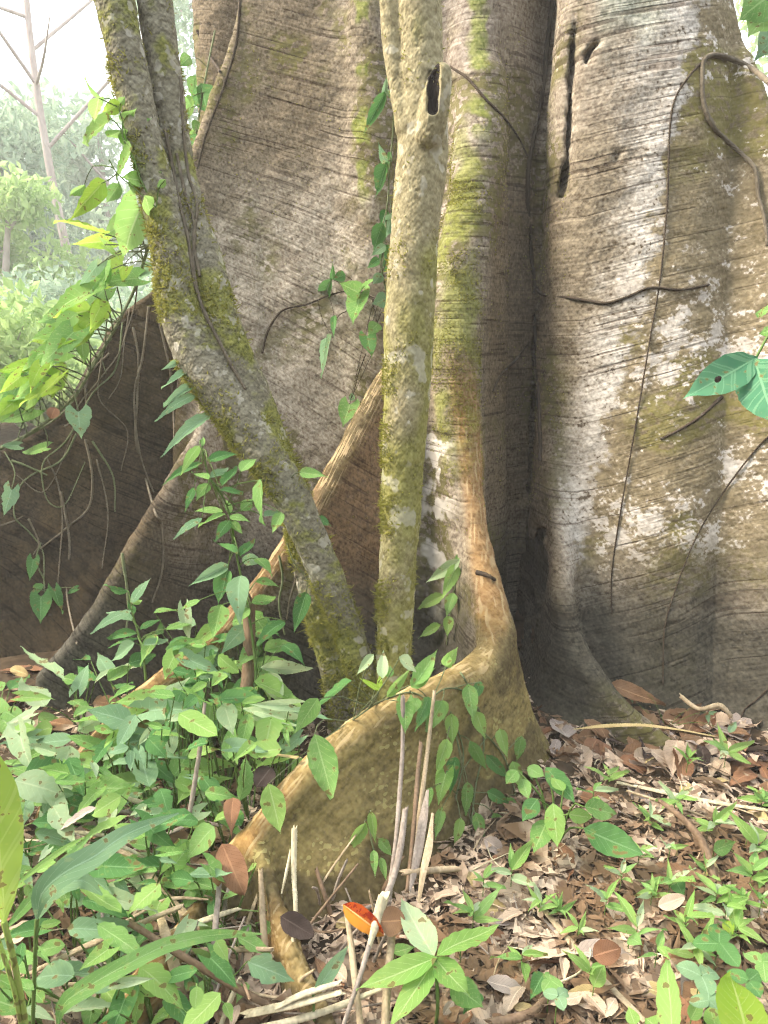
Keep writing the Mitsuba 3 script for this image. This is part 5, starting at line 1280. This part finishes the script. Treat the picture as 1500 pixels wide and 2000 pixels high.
stick('root_stub', 'short brown upright root behind the ground herbs', [(486, 1165, 2.5), (488, 1260, 2.45), (482, 1360, 2.38), (490, 1480, 2.28)], [26, 26, 28, 30], 'stalk_brown', 'root')
stick('leaf_strip', 'long ochre leaf strip lying across the right litter', [(1122, 1424, 2.42), (1180, 1418, 2.4), (1250, 1416, 2.38), (1320, 1424, 2.36), (1395, 1438, 2.34)], [4, 14, 13, 8, 4], 'dead_ochre', 'dead leaf', flat=.25)
stick('twig', 'dark stiff stem extending the ochre strip', [(1300, 1422, 2.37), (1350, 1432, 2.36), (1400, 1440, 2.35)], [5, 6, 6], 'stalk_brown', 'twig')
stick('twig', 'leaning dark brown bent twig rising from the right litter', [(1290, 1565, 2.0), (1335, 1600, 1.92), (1372, 1645, 1.86), (1395, 1720, 1.78)], [9, 14, 18, 20], 'stalk_brown', 'twig')
stick('dead_stalk', 'long bleached stalk lying along the right litter', [gy(1205, 1528, .03), gy(1300, 1548, .03), gy(1400, 1568, .03), gy(1520, 1585, .03)], [9, 13, 12, 10], 'stalk_cream', 'dead stalk', flat=.6)
stick('dead_stalk', 'second bleached stalk lying just above the long one', [gy(1225, 1545, .03), gy(1320, 1575, .03), gy(1390, 1600, .03)], [6, 7, 4], 'stalk_tan', 'dead stalk')
stick('dead_stalk', 'broad pale stalk slanting through the litter near the rosette seedling', [gy(1045, 1755, .02), gy(1110, 1835, .025), gy(1180, 1915, .025), gy(1260, 1995, .02)], [11, 17, 18, 15], 'stalk_tan', 'dead stalk', flat=.5)
stick('twig', 'curled pale twig in the lower right litter', [gy(1090, 1920, .03), gy(1130, 1900, .04), gy(1152, 1870, .04), gy(1152, 1845, .03)], [7, 5, 4, 3], 'stalk_cream', 'twig')
stick('twig', 'dark half-buried branch along the lower edge', [gy(955, 2000, .04), gy(1040, 1975, .04), gy(1085, 1915, .03)], [22, 20, 8], 'stalk_brown', 'twig')
stick('dead_stalk', 'hooked brown stalk under the pale wall', [(1330, 1360, 2.7), (1365, 1385, 2.62), (1405, 1378, 2.6), (1430, 1400, 2.58)], [9, 10, 12, 8], 'stalk_tan', 'dead stalk')
stick('dead_stalk', 'yellowing leaf strip beside the central ridge', [(498, 1470, 1.95), (540, 1474, 1.93), (582, 1480, 1.9)], [5, 9, 10], 'dead_ochre', 'dead leaf', flat=.3)
rt = np.random.default_rng(44)
for i in range(70):
    if i < 42: px, py = rt.uniform(880, 1500), rt.uniform(1420, 2000)
    else: px, py = rt.uniform(60, 760), rt.uniform(1640, 2000)
    p = ground_at(px, py, .02)
    a, L = rt.uniform(0, 3.14), rt.uniform(.06, .22)
    d = np.array([math.cos(a), math.sin(a), rt.normal(0, .15)]) * L / 2
    m = p + rt.normal(0, .012, 3); m[2] = .03
    whole('twig', MB().add(tube([p - d, m, p + d], [.0022, .002, .001], 5, 8)).shape(['stalk_tan', 'stalk_grey', 'stalk_brown', 'stalk_cream'][i % 4]), 'thin dry twig lying in the leaf litter', 'twig', 'thin twigs in the litter')
for i in range(26):
    px, py = rt.uniform(330, 760), rt.uniform(1760, 1980)
    q = ground_at(px, py, -.01)
    L, tilt = rt.uniform(.06, .2), rt.normal(0, .55, 2)
    Q = [q, q + np.array([tilt[0] * .5, tilt[1] * .4, .6]) * L, q + np.array([tilt[0], tilt[1], 1]) * L]
    w0 = rt.uniform(.003, .009)
    whole('dead_stalk', MB().add(tube(Q, [w0, w0 * .95, w0 * .75], 7, 10, wob=.25, seed=i, flat=rt.uniform(.4, 1), jag=1.0)).shape(['stalk_tan', 'stalk_grey', 'stalk_brown', 'stalk_grey'][i % 4]), 'short dry stalk stub standing in front of the central buttress', 'dead stalk', 'short dry stalk stubs before the central buttress')

for i in range(46):
    px, py = rt.uniform(20, 700), rt.uniform(1560, 1990)
    if px > 400 and py < 1800: px *= .5
    h = rt.uniform(.02, .12)
    p = on_ground(px, py, h)
    a, L = rt.uniform(-.6, .9), rt.uniform(.12, .42)
    d = np.array([math.cos(a) * rt.choice([-1, 1]), math.sin(a) * .5, rt.normal(0, .3)]) * L / 2
    m = p + rt.normal(0, .02, 3)
    lo = [p - d, m, p + d]
    for q in lo: q[2] = max(q[2], .008)
    w0 = rt.choice([.0025, .004, .006, .009])
    whole('dead_stalk', MB().add(tube(lo, [w0 * .8, w0, w0 * .6], 7, 12, wob=.25, seed=i, flat=rt.uniform(.35, 1), jag=1.0)).shape(['stalk_tan', 'stalk_grey', 'stalk_cream', 'stalk_brown', 'stalk_tan'][i % 5]), f"{['tan', 'grey', 'cream', 'brown', 'tan'][i % 5]} dry stem lying tangled {'by the central buttress tip' if px > 420 else 'behind the long strap leaf' if py < 1800 else 'at the lower left edge'}", 'dead stalk', 'tangled dry stems on the left')

# ---------------------------------------------------------------- fallen leaves
def dead(px, py, w_deg, L, ratio, mat, h=.015, tilt=.25, kind='oval', label=None, group=None, curl=2.2, seed=0, var=None):
    p = ground_at(px, py, h)
    r = np.random.default_rng(seed)
    a = math.radians(w_deg)
    d = np.array([math.cos(a), math.sin(a), r.normal(0, tilt * .6)])
    n = np.array([0, 0, 1.0]) + r.normal(0, tilt, 3)
    b = p - unit(d) * L / 2
    if not label:
        tone = {'dead_tan': 'tan', 'dead_brown': 'brown', 'dead_red': 'reddish-brown', 'dead_grey': 'greyish', 'dead_dark': 'blackish', 'dead_ochre': 'ochre'}[mat]
        size = 'small' if L < .08 else 'large' if L > .13 else 'curled'
        if px > 1000 and py < 1400: spot = 'against the foot of the pale wall'
        elif px > 1000 and py < 1500: spot = 'in the hollow between root and buttress' if px < 1200 else 'beside the ochre strip under the pale wall'
        elif px > 860: spot = ('in the litter ' + ('near the rosette seedling' if px < 1080 else 'between the grassy seedlings' if px < 1300 else 'under the right-hand seedlings')) if py > 1700 else 'in the litter by the bleached stalks'
        elif py < 1500: spot = 'in the shade under the left buttress'
        else: spot = 'among the dry stalks before the buttress tip' if px > 420 else 'under the herbs of the lower left'
        label = f'{size} {tone} dead leaf {spot}'
    whole('dead_leaf', leaf_shape(kind, var if var is not None else int(r.integers(0, 7)), mat, leaf_matrix(b, b + unit(d) * L, L * ratio, n), curl=curl, ragged=.08), label or 'dry curled leaf lying in the brown leaf litter', 'dead leaf', group)


def dead_at(kind, bx, by, tx, ty, w, mat, Y, Yt, label, curl=1.5, hint=(0, -.7, .7), var=1):
    b, t = at(bx, by, Y), at(tx, ty, Yt)
    whole('dead_leaf', leaf_shape(kind, var, mat, leaf_matrix(b, t, w / F * Y * 1.1, np.array(hint, float)), curl=curl), label, 'dead leaf')


dead_at('oval', 669, 1766, 751, 1826, 42, 'dead_flame', 1.5, 1.45, 'flame-coloured orange and red leaf propped on dry stalks', .5, (.1, -.8, .6))
dead_at('oval', 742, 1800, 792, 1800, 58, 'dead_brown', 1.47, 1.47, 'flat brown leaf tucked behind the flame-coloured one', .6, (0, -.8, .6), 2)
dead_at('oval', 432, 1648, 480, 1748, 60, 'dead_red', 1.62, 1.55, 'large reddish-brown ribbed leaf hanging on the tip of the central buttress', .8, (.15, -.9, .35), 3)
dead_at('oval', 548, 1790, 612, 1826, 46, 'dead_dark', 1.52, 1.49, 'shrivelled blackish leaf caught on the bleached stalk', 3, (0, -.7, .8), 4)
dead_at('oval', 1158, 1868, 1212, 1850, 50, 'dead_red', 1.42, 1.42, 'curled orange-brown leaf in the middle of the right litter', 3, (0, -.6, .8), 0)
dead_at('oval', 1285, 1770, 1340, 1752, 30, 'dead_tan', 1.56, 1.56, 'pale rolled leaf with fine ribs among the seedlings', 2, (0, -.7, .7), 2)
dead_at('ovate', 1195, 1340, 1300, 1370, 34, 'dead_brown', 2.78, 2.68, 'big brown leaf lying against the foot of the pale wall', 1, (0, -.6, .8), 1)
dead_at('ovate', 455, 1560, 448, 1620, 34, 'dead_red', 1.78, 1.7, 'crumpled reddish leaf in the thicket by the central ridge', 2.5, (0, -.8, .6), 3)
dead_at('oval', 190, 1580, 100, 1610, 26, 'dead_grey', 1.75, 1.75, 'rolled grey-brown leaf lying near the orange ridge foot', 2.5, (0, -.3, 1), 4)
dead_at('oval', 530, 1500, 500, 1530, 44, 'dead_dark', 1.88, 1.82, 'dark crumpled leaf above the yellowing strip', 3, (0, -.6, .8), 2)
rd = np.random.default_rng(55)
spots = []
while len(spots) < 285:
    k = len(spots)
    if k < 80: px, py = rd.uniform(1030, 1500), rd.uniform(1325, 1500)
    elif k < 100: px, py = rd.uniform(-10, 330), rd.uniform(1300, 1440)
    elif k < 225: px, py = rd.uniform(860, 1510), rd.uniform(1470, 2000)
    else: px, py = rd.uniform(0, 860), rd.uniform(1560, 2000)
    p = ground_at(px, py, .01)
    q, _ = hit(px, py)
    if q is not None and q[1] < p[1] - .01: continue
    spots.append((px, py))
spots.sort(key=lambda s: s[1])
for i, (px, py) in enumerate(spots):
    dark = px > 1000 and py < 1480
    m = (['dead_brown', 'dead_red', 'dead_brown', 'dead_tan', 'dead_grey', 'dead_dark'] if dark else ['dead_tan', 'dead_tan', 'dead_grey', 'dead_brown', 'dead_tan', 'dead_ochre', 'dead_red'])[int(rd.integers(6 if dark else 7))]
    dead(px, py, rd.uniform(0, 360), (rd.uniform(.05, .10) if rd.random() < .55 else rd.uniform(.10, .19)), rd.uniform(.34, .6), m, h=rd.uniform(.008, .035), tilt=.3, kind=['oval', 'oval', 'ovate', 'lance'][int(rd.integers(4))], group='dry leaves of the litter', curl=rd.uniform(1, 4), seed=i)
# crumbs of leaf, bark and straw: past counting
N = 24000
px, py = rd.uniform(-40, 1540, N), 1330 + 720 * rd.random(N) ** .8
px[13000:], py[13000:] = rd.uniform(-900, 2400, 11000), rd.uniform(1330, 2700, 11000)
d = np.stack([(px - CX) / F, np.zeros(N), np.zeros(N)], 1) + UP * ((CY - py) / F)[:, None] + FWD
g = EYE + d * (-EYE_Z / d[:, 2])[:, None]
g[:, 2] = ground_z(g[:, 0], g[:, 1]) + rd.uniform(.002, .022, N)
a = rd.uniform(0, 6.28, N)
L = rd.gamma(2.0, .013, N) + .007
W = L * rd.uniform(.12, .7, N)
ax = np.stack([np.cos(a), np.sin(a), rd.normal(0, .3, N)], 1)
nn = np.stack([rd.normal(0, .4, N), rd.normal(0, .4, N), np.ones(N)], 1)
sd = np.cross(nn, ax); sd /= np.linalg.norm(sd, axis=1, keepdims=True)
up = np.cross(ax, sd)
pts = [g - ax * (L / 2)[:, None], g - sd * (W / 2)[:, None] + up * (W * .25)[:, None], g + sd * (W / 2)[:, None] + up * (W * .2)[:, None], g + ax * (L / 2)[:, None] + up * (L * .15)[:, None]]
V = np.stack(pts, 1).reshape(-1, 3)
i4 = np.arange(N)[:, None] * 4
whole('leaf_litter', mikit.ply((V, np.vstack([i4 + [0, 1, 3], i4 + [0, 3, 2]])), 'litter_bits', smooth=False), 'crumbled bits of dead leaf, bark and straw covering the soil', 'leaf litter', kind='stuff')


# ---------------------------------------------------------------- the wood beyond, in haze
def cloud_of_leaves(centres, radii, count, size, seed, squash=.8):
    r = np.random.default_rng(seed)
    k = r.integers(0, len(centres), count)
    u = r.normal(size=(count, 3)); u /= np.linalg.norm(u, axis=1, keepdims=True)
    c = centres[k] + u * (radii[k] * r.random(count) ** .45)[:, None] * [1, 1, squash]
    ax = r.normal(size=(count, 3)) + [0, 0, -.5]; ax /= np.linalg.norm(ax, axis=1, keepdims=True)
    sd = np.cross(ax, r.normal(size=(count, 3))); sd /= np.linalg.norm(sd, axis=1, keepdims=True)
    L = size * r.uniform(.6, 1.3, (count, 1))
    n = np.cross(ax, sd)
    V = np.stack([c - ax * L / 2, c - sd * L * .24 + n * L * .07, c + sd * L * .24 + n * L * .07, c + ax * L / 2], 1).reshape(-1, 3)
    i = np.arange(count)[:, None] * 4
    return V, np.vstack([i + [0, 1, 3], i + [0, 3, 2]])


def far_tree(label, px, py_base, Y, height, r0, crown, leaf, mat, seed, lean=(0, 0), limbs=6, count=3000, group=None, spread=1.0, first=.35):
    r = np.random.default_rng(seed)
    key = thing('forest_tree', label, 'tree', group)
    b = at(px, py_base, Y); b[2] = ground_z(b[:1], b[1:2])[0] - .1
    top = b + np.array([lean[0], lean[1], height])
    mb = MB()
    mid = (b + top) / 2 + r.normal(0, .03 * height, 3) * [1, 1, 0]
    line = spline(np.array([b, mid, top]), 20)
    mb.add(tube(line, np.linspace(r0, r0 * .3, 20), 8, 24, wob=.15, seed=seed))
    part(key, 'trunk', mb.shape('far_bark'))
    tips = []
    for k in range(limbs):
        t = first + (1 - first) * k / limbs
        s = line[int(t * 19)]
        a = r.uniform(0, 6.28)
        L = height * r.uniform(.18, .36) * (1.15 - .5 * t) * spread
        e = s + np.array([math.cos(a), math.sin(a), r.uniform(.3, 1.1)]) * L
        part(key, 'limb', MB().add(tube([s, (s + e) / 2 + [0, 0, -.06 * L], e], [r0 * .34, r0 * .22, r0 * .07], 6, 10, wob=.15, seed=k)).shape('far_bark'))
        tips += [e, (s + e) / 2 + r.normal(0, .15 * L, 3)]
    tips.append(top)
    if crown:
        part(key, 'crown', mikit.ply(cloud_of_leaves(np.array(tips), np.full(len(tips), crown) * r.uniform(.6, 1.2, len(tips)), count, leaf, seed), mat, smooth=False))
    return key


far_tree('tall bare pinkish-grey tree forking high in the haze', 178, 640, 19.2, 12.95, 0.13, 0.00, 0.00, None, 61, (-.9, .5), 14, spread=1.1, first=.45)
far_tree('slender hazy tree with a rounded blue-green crown', 62, 650, 22.8, 6.60, 0.228, 1.31, 0.30, 'leaf_far_hazed', 62, (-.3, 0), 7, 5200)
far_tree('thin leaning hazy tree with sparse crown behind the leafy vine', 190, 640, 28.0, 7.4, 0.210, 1.40, 0.35, 'leaf_far_hazed', 63, (.6, 0), 6, 4200)
far_tree('hazy tree with a wide crown at the picture edge', -60, 650, 21.0, 6.4, 0.245, 1.57, 0.32, 'leaf_far_hazed', 64, (.2, 0), 7, 5200)
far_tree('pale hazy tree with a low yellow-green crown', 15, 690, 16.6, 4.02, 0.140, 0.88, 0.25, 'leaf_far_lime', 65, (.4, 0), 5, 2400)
far_tree('low hazy tree far back between the trunks', 130, 645, 35.0, 7.2, 0.245, 1.93, 0.42, 'leaf_far_hazed', 66, (0, 0), 6, 4200)
far_tree('distant hazy tree left of the slender one', -10, 640, 38.5, 7.6, 0.263, 2.10, 0.46, 'leaf_far_hazed', 67, (0, 0), 6, 4200)
far_tree('hazy forest tree seen through the gap behind the upright mossy stem', 330, 640, 26.2, 11.38, 0.245, 1.75, 0.35, 'leaf_far_hazed', 68, (.3, 0), 7, 4200)
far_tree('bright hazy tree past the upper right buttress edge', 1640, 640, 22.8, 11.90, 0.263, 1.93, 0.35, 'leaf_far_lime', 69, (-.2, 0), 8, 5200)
far_tree('hazy tree far to the right of the buttress', 1900, 640, 29.8, 12.25, 0.280, 2.27, 0.42, 'leaf_far_hazed', 70, (0, 0), 7, 4200)
for i, (px, Y, rad, m) in enumerate([(20, 7.2, .55, 'leaf_far_lime'), (110, 8.2, .6, 'leaf_far_lime'), (190, 7.4, .5, 'leaf_far_hazed'), (-60, 6.6, .6, 'leaf_far_lime'), (260, 9, .7, 'leaf_far_hazed'), (60, 10.5, .8, 'leaf_far_hazed'), (-130, 9, .8, 'leaf_far_hazed'), (150, 6.3, .42, 'leaf_far_lime'), (1700, 8, .8, 'leaf_far_hazed')]):
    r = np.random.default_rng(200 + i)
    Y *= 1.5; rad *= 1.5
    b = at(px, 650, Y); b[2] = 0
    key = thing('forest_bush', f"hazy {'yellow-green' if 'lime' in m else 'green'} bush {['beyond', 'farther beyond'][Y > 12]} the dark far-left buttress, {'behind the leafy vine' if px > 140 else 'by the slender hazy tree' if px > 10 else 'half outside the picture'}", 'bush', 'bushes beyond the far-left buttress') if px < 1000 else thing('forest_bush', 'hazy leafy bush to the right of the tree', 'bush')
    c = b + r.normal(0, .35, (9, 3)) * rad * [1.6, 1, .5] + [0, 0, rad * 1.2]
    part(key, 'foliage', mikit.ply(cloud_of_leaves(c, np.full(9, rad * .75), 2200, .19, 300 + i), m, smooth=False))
    mb = MB()
    for q in c[:6]: mb.add(tube([b, (b + q) / 2 + r.normal(0, .05, 3), q], [.02, .014, .006], 5, 8))
    part(key, 'stem', mb.shape('far_bark'))
# a low wooded rise closes the view
r = np.random.default_rng(77)
cs = np.stack([r.uniform(-60, 45, 170), r.uniform(42, 60, 170), r.uniform(.3, 3.4, 170)], 1)
whole('forest', mikit.ply(cloud_of_leaves(cs, r.uniform(1.6, 3.0, 170), 26000, .7, 78), 'leaf_far_hazed', smooth=False), 'pale hazy wood closing the view in the distance', 'forest', kind='stuff')

# unseen foliage ring behind the camera, added to cut low fill light
a = r.uniform(math.radians(170), math.radians(385), 420)
R = r.uniform(9, 15, 420)
cs2 = np.stack([R * np.cos(a), R * np.sin(a), r.uniform(.5, 9.2, 420)], 1)
whole('forest', mikit.ply(cloud_of_leaves(cs2, r.uniform(1.2, 2.0, 420), 40000, .5, 79), 'leaf_added_ring', smooth=False), 'unseen ring of foliage added behind the camera to cut low light', 'forest', kind='stuff')
# humid air
scene['air'] = {'type': 'homogeneous', 'albedo': .96, 'sigma_t': .0075}
whole('haze', {'type': 'cube', 'to_world': T().translate([0, 20, 5]).scale([72, 52, 7.5]), 'bsdf': {'type': 'null'}, 'interior': ref('air')}, 'bright humid haze that fades the distant trees', 'haze', kind='stuff')
scene['camera']['medium'] = ref('air')
